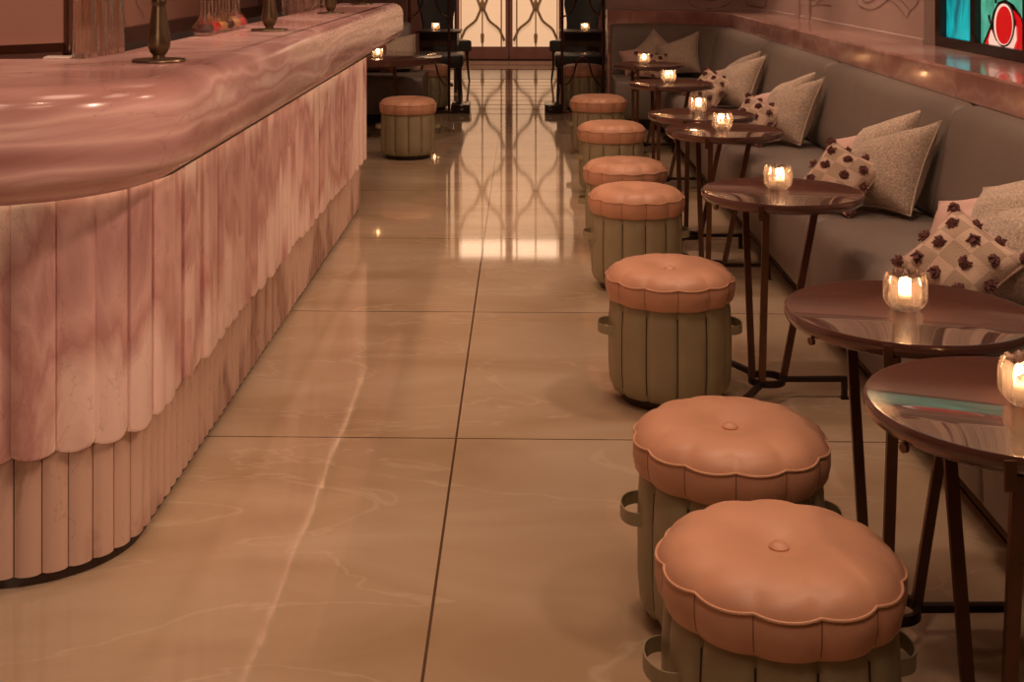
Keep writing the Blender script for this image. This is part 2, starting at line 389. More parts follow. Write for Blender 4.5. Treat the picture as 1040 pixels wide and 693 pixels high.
# right side: reference line along the banquette back, from near to far and round the corner
REF = [(1.87, 0.6)] + [(1.87, y) for y in (2, 4, 6, 8, 10)] + arc(1.02, 11.3, 0.85, 0, 90, 14) + [(0.82, 12.15)]
def sub(path, s0, s1):
    """portion of a polyline by arc length"""
    out = []; s = 0
    for a, b in zip(path, path[1:]):
        l = math.hypot(b[0]-a[0], b[1]-a[1])
        def at(t): return (a[0]+(b[0]-a[0])*t, a[1]+(b[1]-a[1])*t)
        if s+l > s0 and s < s1:
            t0 = max(0, (s0-s)/l); t1 = min(1, (s1-s)/l)
            if not out: out.append(at(t0))
            out.append(at(t1))
        s += l
    return out
def total(path): return sum(math.hypot(b[0]-a[0], b[1]-a[1]) for a, b in zip(path, path[1:]))
TR = total(REF)

WR = [(2.21, 7.11), (2.21, 10.2)] + arc(1.02, 11.3, 1.19, 0, 90, 14) + [(0.82, 12.49)]
bm = bmesh.new()
sweep(bm, WR, [(0, 0), (0, CH), (-0.15, CH), (-0.15, 0)])
box(bm, 2.30, 2.42, -2.5, 7.20, 0, CH)
box(bm, 2.21, 2.299, -2.5, 5.62, 0, CH)
WALLR = struct(obj('wall_right', bm, M['wall_pink'], smooth=True, sharp=30))
# pilaster mouldings on the pink wall
bm = bmesh.new()
sweep(bm, sub(WR, 2.75, 2.92), [(0, 1.05), (0.02, 1.05), (0.02, CH), (0, CH)])
sweep(bm, sub(WR, 3.12, 3.29), [(0, 1.05), (0.02, 1.05), (0.02, CH), (0, CH)])
struct(obj('trim_1', bm, M['wall_pink'], smooth=False))
bm = bmesh.new(); sweep(bm, WR, [(0, 1.05), (0.008, 1.05), (0.008, 1.075), (0, 1.08)]); struct(obj('trim_2', bm, M['wall_pink'], smooth=False))
# cross walls beside the opening
bm = bmesh.new(); box(bm, 0.83, 3.0, 12.50, 12.62, 0, CH); struct(obj('wall_back', bm, M['wall_pink'], smooth=False))
bm = bmesh.new(); box(bm, -2.72, -1.16, 12.5, 12.62, 0, CH); struct(obj('wall_back', bm, M['wall_dark'], smooth=False))
# far room side walls and end wall
bm = bmesh.new(); box(bm, 1.35, 1.5, 12.62, 20.4, 0, CH); struct(obj('wall_right', bm, M['wall_dark'], smooth=False))
bm = bmesh.new(); box(bm, -2.0, -1.85, 12.62, 20.4, 0, CH); struct(obj('wall_left', bm, M['wall_dark'], smooth=False))
bm = bmesh.new(); box(bm, -3.3, -1.22, 20.0, 20.2, 0, CH); box(bm, 0.82, 3.0, 20.0, 20.2, 0, CH); box(bm, -1.22, 0.82, 20.0, 20.2, 3.22, CH)
struct(obj('wall_back', bm, M['wall_dark'], smooth=False))

# ------------------------------------------------------------------ marble ledge + banquette (right)
bm = bmesh.new()
sweep(bm, REF, [(0.03, 0.925), (0.03, 1.04), (0.02, 1.05), (-0.335, 1.05), (-0.335, 0.925)])
sweep(bm, [(1.87, 5.63), (1.87, 7.1)], [(-0.334, 0.93), (-0.334, 1.0495), (-0.428, 1.0495), (-0.428, 0.93)])
tag(obj('marble_ledge', bm, M['marble'], sharp=30), 'long rose marble ledge running behind the banquette backs along the right wall', 'ledge')
bm = bmesh.new(); box(bm, 0.80, 1.0, 12.10, 12.455, 0, 1.048, 0.004)
tag(obj('marble_pier', bm, M['marble']), 'rose marble pier closing the far end of the right banquette', 'pier')

bq = thing('banquette', 'long taupe leather banquette with curved far corner along the right wall', 'banquette', (1.4, 6, 0))
def child(name, bm, mat, par, **k):
    o = obj(name, bm, mat, None, **k); o.parent = par; o.matrix_parent_inverse = Matrix.Translation(par.location).inverted(); return o
cuts = [0.0, 2.7, 4.65, 6.85, 8.85, 10.9, TR]
def rounded_section(path, prof, e=0.03):
    return path
SEATP = [(0.0, 0.1), (0.68, 0.1), (0.70, 0.12), (0.705, 0.26), (0.70, 0.40), (0.685, 0.435), (0.655, 0.452), (0.55, 0.462), (0.3, 0.462), (0.15, 0.455), (0.0, 0.455)]
BACKP = [(0.035, 0.456), (0.19, 0.456), (0.215, 0.50), (0.20, 0.58), (0.165, 0.75), (0.14, 0.86), (0.115, 0.905), (0.08, 0.924), (0.035, 0.924)]
def puffy(bm, path, prof, cu, cz, e):
    """sweep with the ends drawn in, so neighbouring cushions read as separate"""
    tl = total(path); steps = [0, e*0.25, e] ; mids = []
    ss = [0, e*0.12, e*0.4, e]
    s = e
    while s < tl-e-0.15: s += 0.15; ss.append(s)
    ss += [tl-e, tl-e*0.4, tl-e*0.12, tl]
    ns_path = [sub(path, max(0, x-1e-4), min(tl, x+1e-4)) for x in ss]
    pts = [p[0] for p in ns_path]
    ns = norms(pts); rings = []
    for x, p, nn in zip(ss, pts, ns):
        d = min(x, tl-x); kk = 1.0
        if d < e: kk = 1 - 0.055*(1-math.sqrt(max(0, 1-(1-d/e)**2)))
        rings.append([bm.verts.new((p[0]+nn.x*(cu+(u-cu)*kk), p[1]+nn.y*(cu+(u-cu)*kk), z if z < cz else cz+(z-cz)*kk)) for (u, z) in prof])
    k2 = len(prof)
    for a, b in zip(rings, rings[1:]):
        for i in range(k2):
            j = (i+1) % k2; bm.faces.new((a[i], a[j], b[j], b[i]))
    bm.faces.new(rings[0]); bm.faces.new(rings[-1][::-1])
for a, b in zip(cuts, cuts[1:]):
    bm = bmesh.new(); puffy(bm, sub(REF, a+0.002, b-0.002), BACKP, 0.035, 0.46, 0.06); child('backrest', bm, M['leather_gray'], bq, sharp=60)
for a, b in zip(cuts, cuts[1:]):
    bm = bmesh.new(); puffy(bm, sub(REF, a+0.001, b-0.001), SEATP, 0.0, 0.1, 0.02); child('seat', bm, M['leather_gray'], bq, sharp=60)
bm = bmesh.new(); sweep(bm, REF, [(0.0, 0.0), (0.60, 0.0), (0.60, 0.1), (0.0, 0.1)]); child('plinth', bm, M['black'], bq, smooth=False)
bm = bmesh.new(); sweep(bm, REF, [(0.0, 0.455), (0.03, 0.455), (0.03, 0.924), (0.0, 0.924)]); child('back_panel', bm, M['wood_dark'], bq, smooth=False)
# left banquette beyond the bar
REFL = [(-1.08, 12.42), (-2.53, 12.42)]
bl = thing('banquette', 'taupe leather banquette beyond the far end of the bar', 'banquette', (-1.8, 12.1, 0))
bm = bmesh.new(); puffy(bm, REFL, BACKP, 0.035, 0.46, 0.06); child('backrest', bm, M['leather_gray'], bl, sharp=60)
bm = bmesh.new(); sweep(bm, [(-0.92, 12.42), (-2.53, 12.42)], SEATP); child('seat', bm, M['leather_gray'], bl, sharp=60)
bm = bmesh.new(); sweep(bm, [(-1.0, 12.42), (-2.53, 12.42)], [(0.0, 0.0), (0.60, 0.0), (0.60, 0.1), (0.0, 0.1)]); child('plinth', bm, M['black'], bl, smooth=False)

# ------------------------------------------------------------------ line drawings on the walls
def wall_curve(name, pts_list, wall, r=0.0018):
    for pts in pts_list:
        bm = bmesh.new(); tube(bm, pts, r, 6); obj(name, bm, M['line'], wall)
def RW(px, py):   # point on the pink right wall (x = 2.175) seen at a photo position
    Y = 1300*2.207/(px-531)*1.0
    return (2.207, Y, 1.5-(py+38)*Y/1300)
def smooth_pts(p, n=6):
    out = []
    for i in range(len(p)-1):
        a = Vector(p[max(i-1, 0)]); b = Vector(p[i]); c = Vector(p[i+1]); d = Vector(p[min(i+2, len(p)-1)])
        for k in range(n):
            t = k/n
            out.append(0.5*((2*b)+(c-a)*t+(2*a-5*b+4*c-d)*t*t+(3*b-a-3*c+d)*t**3))
    out.append(Vector(p[-1])); return out
wall_curve('line_drawing', [smooth_pts([RW(*q) for q in l]) for l in (
    [(866, -4), (869, 4), (876, 8), (884, 9), (892, 5), (898, 0), (901, -5)],
    [(897, -2), (903, 1), (908, 5), (913, 11), (918, 18)], [(918, 18), (921, 11), (927, 5), (931, -4)],
    [(906, -4), (912, 0), (916, 4), (920, 9)], [(870, -6), (875, 1), (880, 2), (887, -2)])],
    WALLR)
wall_curve('line_drawing', [smooth_pts([RW(*q) for q in l]) for l in (
    [(812, 5), (820, 6), (832, 4), (842, 6)], [(826, 3), (832, 0), (840, -5)], [(818, 0), (826, -1), (836, -6)])],
    WALLR)
def BWp(px, py): # on the far curved wall
    Y = 12.44; return ((px-531)*Y/1300, Y-0.005, 1.5-(py+38)*Y/1300)
def on_curve(px, py):
    # intersect sight line with the curved part of the pink wall, centre (1.02, 11.3), r 1.155
    k = (px-531)/1300; A = k*k+1; B = -2*(1.02*k+11.3); Cc = 1.02**2+11.3**2-1.184**2
    D = B*B-4*A*Cc; Y = (-B+math.sqrt(max(0, D)))/(2*A); return (k*Y, Y, 1.5-(py+38)*Y/1300)
wall_curve('line_drawing', [smooth_pts([on_curve(*q) for q in l]) for l in (
    [(697, -8), (698, 0), (704, 6), (715, 8), (728, 8), (738, 4), (744, -2), (746, -8)],
    [(710, -6), (713, -1), (722, 0), (732, -2), (736, -7)], [(757, -8), (757, 3), (766, 6), (776, 6), (778, -8)])],
    WALLR, r=0.004)
def LWp(px, py): # on the brown wall behind the bar
    Y = 1300*2.595/(531-px); return (-2.594, Y, 1.5-(py+38)*Y/1300)
wall_curve('line_drawing', [smooth_pts([LWp(*q) for q in l]) for l in (
    [(112, -6), (117, 4), (121, 14), (126, 26)], [(133, -6), (137, 5), (142, 12), (144, 20)])],
    WALLL)

# ------------------------------------------------------------------ coloured glass panel on the ledge
sg = thing('stained_glass_panel', 'black framed backlit panel of teal, green and red glass standing on the ledge', 'glass panel', (2.26, 6.0, 1.05))
XF = 2.235
Y0, Y1, Z0, Z1 = 5.72, 7.0, 1.05, 1.75
bm = bmesh.new()
box(bm, XF, XF+0.06, Y0, Y1, Z0, Z0+0.055); box(bm, XF, XF+0.06, Y0, Y1, Z1-0.05, Z1)
for a, b in ((6.90, Y1), (6.385, 6.455), (5.72, 5.785)): box(bm, XF, XF+0.06, a, b, Z0+0.054, Z1-0.049)
child('frame', bm, M['black_gloss'], sg, smooth=False)
bm = bmesh.new(); box(bm, XF+0.03, XF+0.05, 6.455, 6.90, Z0+0.055, Z1-0.05); child('glass_pane', bm, M['teal'], sg, smooth=False)['label'] = 'teal glass pane'
bm = bmesh.new(); box(bm, XF+0.03, XF+0.05, 5.785, 6.385, Z0+0.055, Z1-0.05); child('glass_pane', bm, M['green'], sg, smooth=False)['label'] = 'green glass pane'
def GP(px, py, d=0.0):
    X = XF+0.03-d
    Y = 1300*X/(px-531); return Vector((X, Y, 1.5-(py+38)*Y/1300))
def shape(name, pts, mat, d, h=0.003):
    bm = bmesh.new()
    P = [GP(*q, d) for q in pts]
    P = [Vector((p.x, min(6.38, max(5.79, p.y)), max(1.106, p.z))) for p in P]
    f = [bm.verts.new(p) for p in P]; b = [bm.verts.new(p+Vector((h, 0, 0))) for p in P]
    bm.faces.new(f); bm.faces.new(b[::-1])
    for i in range(len(f)): j = (i+1) % len(f); bm.faces.new((f[i], b[i], b[j], f[j]))
    return child(name, bm, mat, sg, smooth=False)
def ell(cx, cy, rx, ry, n=28, tilt=0.0):
    return [(cx+rx*math.cos(2*PI*i/n)+tilt*math.sin(2*PI*i/n), cy+ry*math.sin(2*PI*i/n)) for i in range(n)]
shape('glass_shape', [(994, 50), (997, 36), (1001, 26), (1004, 12), (1009, 2), (1016, -1), (1024, 4), (1031, 14), (1036, 28), (1037, 62), (1020, 56)], M['black_gloss'], 0.004)
shape('glass_shape', [(996, 47), (999, 36), (1002, 29), (1006, 40), (1012, 46), (1020, 47), (1025, 36), (1027, 22), (1024, 10), (1031, 18), (1035.5, 33), (1036.5, 57), (1022, 54)], M['red_glass'], 0.008)
shape('glass_shape', [(1000, 48), (999.5, 40), (1002, 30), (1006, 40), (1012, 46), (1019, 46), (1024, 38), (1026.5, 26), (1027, 40), (1024, 55), (1006, 50.5)], M['white_glass'], 0.012)
shape('glass_shape', ell(1015.0, 24.5, 10.4, 22.5), M['black_gloss'], 0.016)
shape('glass_shape', ell(1014.2, 24.2, 9.2, 21), M['white_glass'], 0.020)
shape('glass_shape', ell(1014.8, 25.0, 7.9, 19.2), M['red_glass'], 0.024)
bm = bmesh.new(); tube(bm, smooth_pts([GP(1000, 15, 0.008), GP(1001, 20, 0.008), GP(1003, 25, 0.008)]), 0.006, 6); child('lead_line', bm, M['black_gloss'], sg)
bm = bmesh.new(); tube(bm, [GP(1007, -8, 0.004), GP(1007, 3, 0.004)], 0.006, 6); child('lead_line', bm, M['black_gloss'], sg)

# ------------------------------------------------------------------ bar
def bar_path(o, yfar=7.72):
    """outline of the bar front, offset outward by o, from the hidden near left end to the far end"""
    return [(-2.4, 2.995-o)] + arc(-1.30, 3.33, 0.335+o, 270, 360, 24) + [(-0.965+o, yfar)]
class Walk:
    def __init__(s, path):
        s.p = [Vector(q) for q in path]; s.l = [0]
        for a, b in zip(s.p, s.p[1:]): s.l.append(s.l[-1]+(b-a).length)
    def at(s, d):
        d = min(max(d, 0), s.l[-1])
        for i in range(len(s.p)-1):
            if d <= s.l[i+1] or i == len(s.p)-2:
                t = (d-s.l[i])/(s.l[i+1]-s.l[i]); q = s.p[i].lerp(s.p[i+1], t); tt = (s.p[i+1]-s.p[i]).normalized()
                return q, Vector((tt.y, -tt.x))
def cladding(o, w, z0, z1, sag, jitter, thick, yfar, seed):
    rnd = random.Random(seed); W = Walk(bar_path(o, yfar)); L = W.l[-1]; n = int(L/w); bm = bmesh.new()
    lay = bm.faces.layers.float_color.new('piece') if hasattr(bm.faces.layers, 'float_color') else None
    s = 0.0; ks = 6; pieces = []
    for i in range(n):
        w2 = L/n
        a, b = s+0.0012, s+w2-0.0012; s += w2
        j = rnd.uniform(0, jitter); zz0 = z0 + rnd.uniform(-0.006, 0.006) if z0 > 0.1 else z0
        tiltv = rnd.uniform(-0.3, 0.3)*jitter
        front = []
        for k in range(ks+1):
            t = k/ks; q, nn = W.at(a+(b-a)*t)
            bulge = sag*math.sqrt(max(0, 1-(2*t-1)**2*0.97)) + tiltv*(2*t-1)
            front.append((q+nn*(j+bulge), bulge))
        back = [W.at(b)[0]-W.at(b)[1]*thick, W.at(a)[0]-W.at(a)[1]*thick]
        zs = [zz0, zz0+0.012, z1]
        rings = []
        for zi, z in enumerate(zs):
            ring = []
            for k, (q, bu) in enumerate(front):
                q2 = q
                if zi == 0 and z0 > 0.1: q2 = q - W.at(a+(b-a)*k/ks)[1]*0.006
                dz = 0.0
                if z0 > 0.1 and zi < 2: dz = 0.010*(2*k/ks-1)**2
                ring.append(bm.verts.new((q2.x, q2.y, z+dz)))
            for q in back: ring.append(bm.verts.new((q.x, q.y, z)))
            rings.append(ring)
        m = len(rings[0]); fs = []
        for r0, r1 in zip(rings, rings[1:]):
            for k in range(m): kk = (k+1) % m; fs.append(bm.faces.new((r0[k], r0[kk], r1[kk], r1[k])))
        fs.append(bm.faces.new(rings[0][::-1])); fs.append(bm.faces.new(rings[-1]))
        c = (rnd.random(), rnd.random(), rnd.random(), 1); pieces.append((len(fs), c))
    me_cols = []
    for cnt, c in pieces: me_cols += [c]*cnt
    return bm, me_cols
def add_piece_attr(o, cols):
    a = o.data.attributes.new('piece', 'FLOAT_COLOR', 'FACE')
    for i, c in enumerate(cols): a.data[i].color = c
bb = thing('bar_counter', 'long bar front clad in two tiers of fluted pink onyx', 'bar counter', (-1.5, 5, 0))
bm = bmesh.new()
sweep(bm, bar_path(-0.10, 7.70), [(0, 0.0), (0, 0.962), (0.20, 0.962), (0.20, 0.0)])
child('bar_body', bm, M['wall_dark'], bb, smooth=False)
bm = bmesh.new(); sweep(bm, bar_path(-0.035, 7.72), [(0, 0.0), (0, 0.03), (0.07, 0.03), (0.07, 0.0)]); child('plinth', bm, M['wood_dark'], bb, smooth=False)  # dark strip stands in for the shadow line where bar meets floor
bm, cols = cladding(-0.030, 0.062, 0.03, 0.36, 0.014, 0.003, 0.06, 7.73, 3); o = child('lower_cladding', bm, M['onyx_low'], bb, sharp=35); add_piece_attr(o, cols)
bm, cols = cladding(0.0, 0.098, 0.315, 0.962, 0.014, 0.016, 0.06, 7.74, 5); o = child('upper_cladding', bm, M['onyx_slab'], bb, sharp=35); add_piece_attr(o, cols)
bm = bmesh.new()
A_ = bar_path(0.047, 7.72); B_ = bar_path(0.055, 7.72); zz = (0.950, 0.961)
va = [[bm.verts.new((x, y, z)) for x, y in A_] for z in zz]; vb = [[bm.verts.new((x, y, z)) for x, y in B_] for z in zz]
for q in range(len(A_)-1):
    bm.faces.new((va[0][q], va[0][q+1], va[1][q+1], va[1][q])).material_index = 0     # side facing the slabs gives the light
    for r0, r1 in ((vb[0], vb[1]), (va[0], vb[0]), (va[1], vb[1])):
        bm.faces.new((r0[q], r0[q+1], r1[q+1], r1[q])).material_index = 1
for q in (0, -1): bm.faces.new((va[0][q], vb[0][q], vb[1][q], va[1][q])).material_index = 1
child('light_strip', bm, [M['led'], M['wood_dark']], bb, smooth=False)['label'] = 'warm glowing light strip'

OUT = [(-2.4, 2.66)] + arc(-1.31, 3.16, 0.5, 270, 360, 24) + [(-0.815, 8.70), (-0.83, 8.73), (-1.30, 8.73), (-1.30, 3.85)] + arc(-1.45, 3.85, 0.15, 0, -90, 6)[1:] + [(-2.4, 3.70)]
PROF = [(0.30, 1.225), (0.09, 1.225), (0.065, 1.224), (0.04, 1.218), (0.02, 1.205), (0.006, 1.185), (0.0, 1.16), (0.0, 1.045), (0.004, 1.025), (0.016, 1.010), (0.035, 1.002), (0.055, 0.990), (0.075, 0.972), (0.10, 0.963)]
bm = bmesh.new(); rings = []
for d, z in PROF[1:]:
    rings.append([bm.verts.new((x, y, z)) for x, y in offset_ring(OUT, d)])
for a, b in zip(rings, rings[1:]):
    for i in range(len(a)): j = (i+1) % len(a); bm.faces.new((a[i], b[i], b[j], a[j]))
bm.faces.new(rings[0]); bm.faces.new(rings[-1][::-1]).material_index = 1
bmesh.ops.triangulate(bm, faces=[f for f in bm.faces if len(f.verts) > 4])
tag(obj('onyx_slab', bm, [M['onyx_top'], M['black']], sharp=45), 'thick polished pink onyx bar top with rounded corner and edge', 'bar top')

# service mat along the inner edge, shelf, post and panel behind the bar
sb = thing('service_station', 'dark ribbed rail behind the inner edge of the bar top', 'bar rail', (-1.38, 6, 0))
bm = bmesh.new(); box(bm, -1.46, -1.305, 3.9, 8.6, 1.05, 1.19); child('rail_body', bm, M['wood_dark'], sb, smooth=False)
bm = bmesh.new()
for i in range(150): box(bm, -1.452, -1.31, 3.92+i*0.031, 3.92+i*0.031+0.016, 1.19, 1.205)
child('ribbed_mat', bm, M['black'], sb, smooth=False)
bm = bmesh.new(); box(bm, -1.46, -1.31, 3.92, 4.0, 0.0, 1.05); child('support', bm, M['wood_dark'], sb, smooth=False)
bm = bmesh.new(); box(bm, -1.46, -1.31, 8.45, 8.55, 0.0, 1.05); child('support', bm, M['wood_dark'], sb, smooth=False)
sc = thing('back_screen', 'red brown panel and round post behind the near corner of the bar', 'partition', (-2.0, 4.7, 0))
bm = bmesh.new(); box(bm, -2.59, -1.70, 4.70, 4.74, 0.0, 2.4); child('panel', bm, M['wall_back'], sc, smooth=False)
bm = bmesh.new(); lathe(bm, [(0, 0), (0.022, 0), (0.022, 1.14), (0.027, 1.15), (0.027, 1.20), (0.022, 1.21), (0.022, 2.4), (0, 2.4)], 20, -1.675, 4.70); child('post', bm, M['screen_metal'], sc)
bm = bmesh.new(); bar(bm, (-2.59, 4.66, 1.15), (-1.69, 4.69, 1.19), 0.04, 0.03); child('rail', bm, M['screen_metal'], sc, smooth=False)
bm = bmesh.new(); box(bm, -1.72, -1.47, 6.0, 6.85, 0.0, 1.12); box(bm, -1.73, -1.465, 5.99, 6.86, 1.12, 1.135, mi=1)
tag(obj('steel_cabinet', bm, [M['black_gloss'], M['steel']], smooth=False), 'dark steel cabinet with pale top edge behind the bar', 'cabinet')

# bronze lamp stems on the bar top
ZT = 1.2255
def lamp():
    t = thing('table_lamp', '', 'lamp', (0, 0, 0), group='bronze lamps along the bar top')
    bm = bmesh.new(); lathe(bm, [(0, 0), (0.072, 0), (0.074, 0.003), (0.072, 0.007), (0.03, 0.009), (0, 0.009)], 48); obj('base', bm, M['brass'], t)
    bm = bmesh.new()
    lathe(bm, [(0, 0.008), (0.017, 0.009), (0.017, 0.018), (0.024, 0.026), (0.031, 0.042), (0.0325, 0.058), (0.030, 0.08), (0.024, 0.115), (0.0195, 0.15), (0.0185, 0.158), (0.021, 0.162), (0.021, 0.170), (0.018, 0.176), (0.018, 0.23), (0, 0.232)], 32)
    obj('stem', bm, M['brass'], t)
    bm = bmesh.new(); lathe(bm, [(0, 0.30), (0.05, 0.30), (0.085, 0.255), (0.088, 0.25), (0.083, 0.25), (0.049, 0.295), (0, 0.295)], 32); lathe(bm, [(0, 0.231), (0.006, 0.231), (0.006, 0.297), (0, 0.297)], 12)
    obj('lamp_shade', bm, M['brass'], t)
    return t
L0 = lamp(); L0.location = (-1.01, 3.53, ZT); L0['label'] = 'largest and nearest bronze lamp stem on round base, right of the tall glasses'
dup(L0, (-1.02, 5.13, ZT), 0.3, 'bronze lamp stem on the bar just beyond the row of decanters')
dup(L0, (-1.035, 6.87, ZT), 0.6, 'bronze lamp stem on the bar beside the far row of tumblers')
dup(L0, (-1.055, 8.35, ZT), 0.9, 'bronze lamp stem nearest the far end of the bar top')

# tall fluted glasses
def tall_glass(name, r0, r1, h, ribs, mat):
    bm = bmesh.new()
    f = lambda a, r, z: (r*(1+0.025*math.cos(ribs*a)), z)
    lathe(bm, [(0, 0), (r0*0.96, 0), (r0, 0.004), ((r0+r1)/2, h/2), (r1, h), (r1-0.003, h), ((r0+r1)/2-0.0035, h/2), (r0-0.004, 0.016), (0, 0.014)], ribs*6, rfun=f)
    return obj(name, bm, mat)
tg = ['first tall fluted glass, at left front of the cluster by the near bar corner', 'second tall fluted glass from the front in the cluster by the near bar corner',
      'third tall fluted glass from the front in the cluster by the near bar corner', 'rearmost tall fluted glass, right edge of the cluster by the near bar corner']
M['glass_tall'] = glass_mat('heavy_fluted_glass', (1, 0.95, 0.9), 0.03, 0.12)
g0 = tall_glass('tall_glass', 0.035, 0.029, 0.235, 9, M['glass_tall'])
for i, (x, y) in enumerate(((-1.262, 3.66), (-1.258, 3.745), (-1.266, 3.83), (-1.262, 3.915))):
    g = g0 if i == 0 else g0.copy()
    if i: C.objects.link(g)
    g.location = (x, y, ZT); tag(g, tg[i], 'glass', 'tall glasses at the near bar corner')
bm = bmesh.new(); box(bm, -0.04, 0.035, -0.04, 0.04, 0, 0.004, 0.001)
o = tag(obj('paper_napkin', bm, M['paper']), 'small white folded paper lying left of the tall glasses on the bar', 'napkin'); o.location = (-1.335, 3.66, ZT); o.rotation_euler = (0, 0, 0.2)
tum = tall_glass('tumbler', 0.03, 0.033, 0.13, 10, M['glass'])
tn = ['nearest', 'second', 'third', 'fourth', 'fifth', 'sixth', 'seventh', 'farthest']
for i in range(8):
    g = tum if i == 0 else tum.copy()
    if i: C.objects.link(g)
    g.location = (-1.245+0.01*(i % 2), 6.75+i*0.15, ZT)
    tag(g, '%s clear tumbler in the far row along the inner bar edge' % tn[i], 'glass', 'tumblers in the far row')

# decanters
def decanter(liq):
    t = thing('decanter', '', 'decanter', group='red bitters decanters in a row on the bar')
    bm = bmesh.new()
    lathe(bm, [(0, 0), (0.030, 0), (0.034, 0.003), (0.033, 0.010), (0.041, 0.020), (0.0425, 0.028), (0.038, 0.037), (0.025, 0.052), (0.014, 0.068), (0.0105, 0.085), (0.0105, 0.135), (0.014, 0.147), (0.0125, 0.147), (0.009, 0.135), (0.009, 0.086), (0.0125, 0.069), (0.0235, 0.053), (0.036, 0.037), (0.0405, 0.028), (0.038, 0.021), (0.028, 0.012), (0, 0.012)], 40)
    obj('bottle_body', bm, M['glass_thin'], t)
    bm = bmesh.new(); lathe(bm, [(0, 0.0125), (0.0285, 0.0125), (0.0383, 0.021), (0.0402, 0.028), (0.0365, 0.036), (0.030, 0.043), (0, 0.043)], 32)
    obj('liquid', bm, M[liq], t)
    return t
dl = ['decanter of dark red bitters, nearest in the row on the bar', 'decanter of bright red bitters, second in the row on the bar', 'decanter of amber bitters, third in the row on the bar',
      'decanter of dark bitters, fourth in the row on the bar', 'decanter of amber bitters, fifth in the row on the bar', 'decanter of bright red bitters, last in the row on the bar']
for i, lq in enumerate(('dark_liquid', 'red_liquid', 'amber_liquid', 'dark_liquid', 'amber_liquid', 'red_liquid')):
    d = decanter(lq); d.location = (-1.20, 4.78+i*0.115, ZT); d['label'] = dl[i]

# ------------------------------------------------------------------ pouf stools
NL = 12
def stool():
    t = thing('leather_stool', '', 'stool', group='round tan and sage leather stools')
    # body with vertical channels
    bm = bmesh.new(); seg = NL*10
    def chan(a, r, z):
        q = abs(math.sin(a*NL/2))            # 0 in a groove
        return (r - 0.0095*(1-min(1, q*1.6))**2 - 0.003*(1-q), z)
    lathe(bm, [(0, 0.03), (0.17, 0.03), (0.195, 0.036), (0.207, 0.06), (0.212, 0.12), (0.212, 0.25), (0.208, 0.32), (0.200, 0.345), (0, 0.345)], seg, rfun=chan)
    for k in range(NL):
        a = 2*PI*k/NL
        pts = [(r*math.cos(a), r*math.sin(a), z) for r, z in ((0.196, 0.06), (0.2005, 0.12), (0.2005, 0.25), (0.197, 0.32))]
        tube(bm, pts, 0.0022, 6, mi=1)
    obj('body', bm, [M['leather_olive'], M['seam']], t, sharp=50)
    # cushion: gently scalloped
    def scal(a, r, z):
        q = abs(math.sin(a*NL/2)); w = r/0.222
        bul = (1-q)**1.3; wr = max(0.0, min(1.0, (w-0.55)/0.45))**2
        return (r - 0.009*bul*w*(wr if z > 0.42 else 1), z - 0.008*(1-q)**1.2*wr*(1 if z > 0.425 else 0) - 0.004*(q-0.5)*(1 if 0.39 < z < 0.425 else 0))
    bm = bmesh.new()
    lathe(bm, [(0, 0.342), (0.195, 0.342), (0.212, 0.345), (0.2185, 0.355), (0.2235, 0.38), (0.2235, 0.405), (0.219, 0.418), (0.210, 0.433), (0.192, 0.448), (0.165, 0.457), (0.13, 0.461), (0.10, 0.4605), (0.075, 0.457), (0.05, 0.450), (0.03, 0.4425), (0.015, 0.4395), (0, 0.4390)], NL*10, rfun=scal)
    for k in range(NL):
        a = 2*PI*k/NL; ps = []
        for r, z in ((0.2115, 0.347), (0.2185, 0.356), (0.2235, 0.38), (0.2235, 0.405), (0.221, 0.4145)):
            r, z = scal(a, r, z); ps.append((r*math.cos(a), r*math.sin(a), z))
        tube(bm, ps, 0.0014, 5, mi=1)
    cu = obj('cushion', bm, [M['leather_tan'], M['seam_tan']], t, sharp=70)
    bm = bmesh.new()
    pts = []
    for i in range(NL*10):
        a = 2*PI*i/(NL*10); r, z = scal(a, 0.2215, 0.417); pts.append((r*math.cos(a), r*math.sin(a), z))
    tube(bm, pts, 0.0028, 6, closed=True); obj('piping', bm, M['piping_tan'], cu)
    bm = bmesh.new(); lathe(bm, [(0, 0.437), (0.017, 0.438), (0.0185, 0.443), (0.013, 0.449), (0, 0.451)], 24); obj('button', bm, M['leather_tan'], cu)
    # leather loop handles at both sides
    for s in (-1, 1):
        bm = bmesh.new(); n = 14; w = 0.030; th = 0.0035
        rows = []
        for i in range(n+1):
            a = -PI/2+PI*i/n; y = 0.062*math.sin(a); x = 0.200+0.046*math.cos(a)**0.8 if math.cos(a) > 1e-6 else 0.200
            z = 0.245
            nx, ny = math.cos(a), math.sin(a)
            rows.append([bm.verts.new((s*(x+nx*o2), y+ny*o2, z+zz)) for o2, zz in ((0, -w/2), (th, -w/2), (th, w/2), (0, w/2))])
        for a2, b2 in zip(rows, rows[1:]):
            for k in range(4): j = (k+1) % 4; bm.faces.new((a2[k], a2[j], b2[j], b2[k]))
        bm.faces.new(rows[0]); bm.faces.new(rows[-1][::-1]); obj('handle', bm, M['leather_olive'], t)
    bm = bmesh.new(); lathe(bm, [(0, 0), (0.165, 0), (0.168, 0.004), (0.168, 0.031), (0, 0.031)], 40); obj('base', bm, M['wood_dark'], t)
    return t
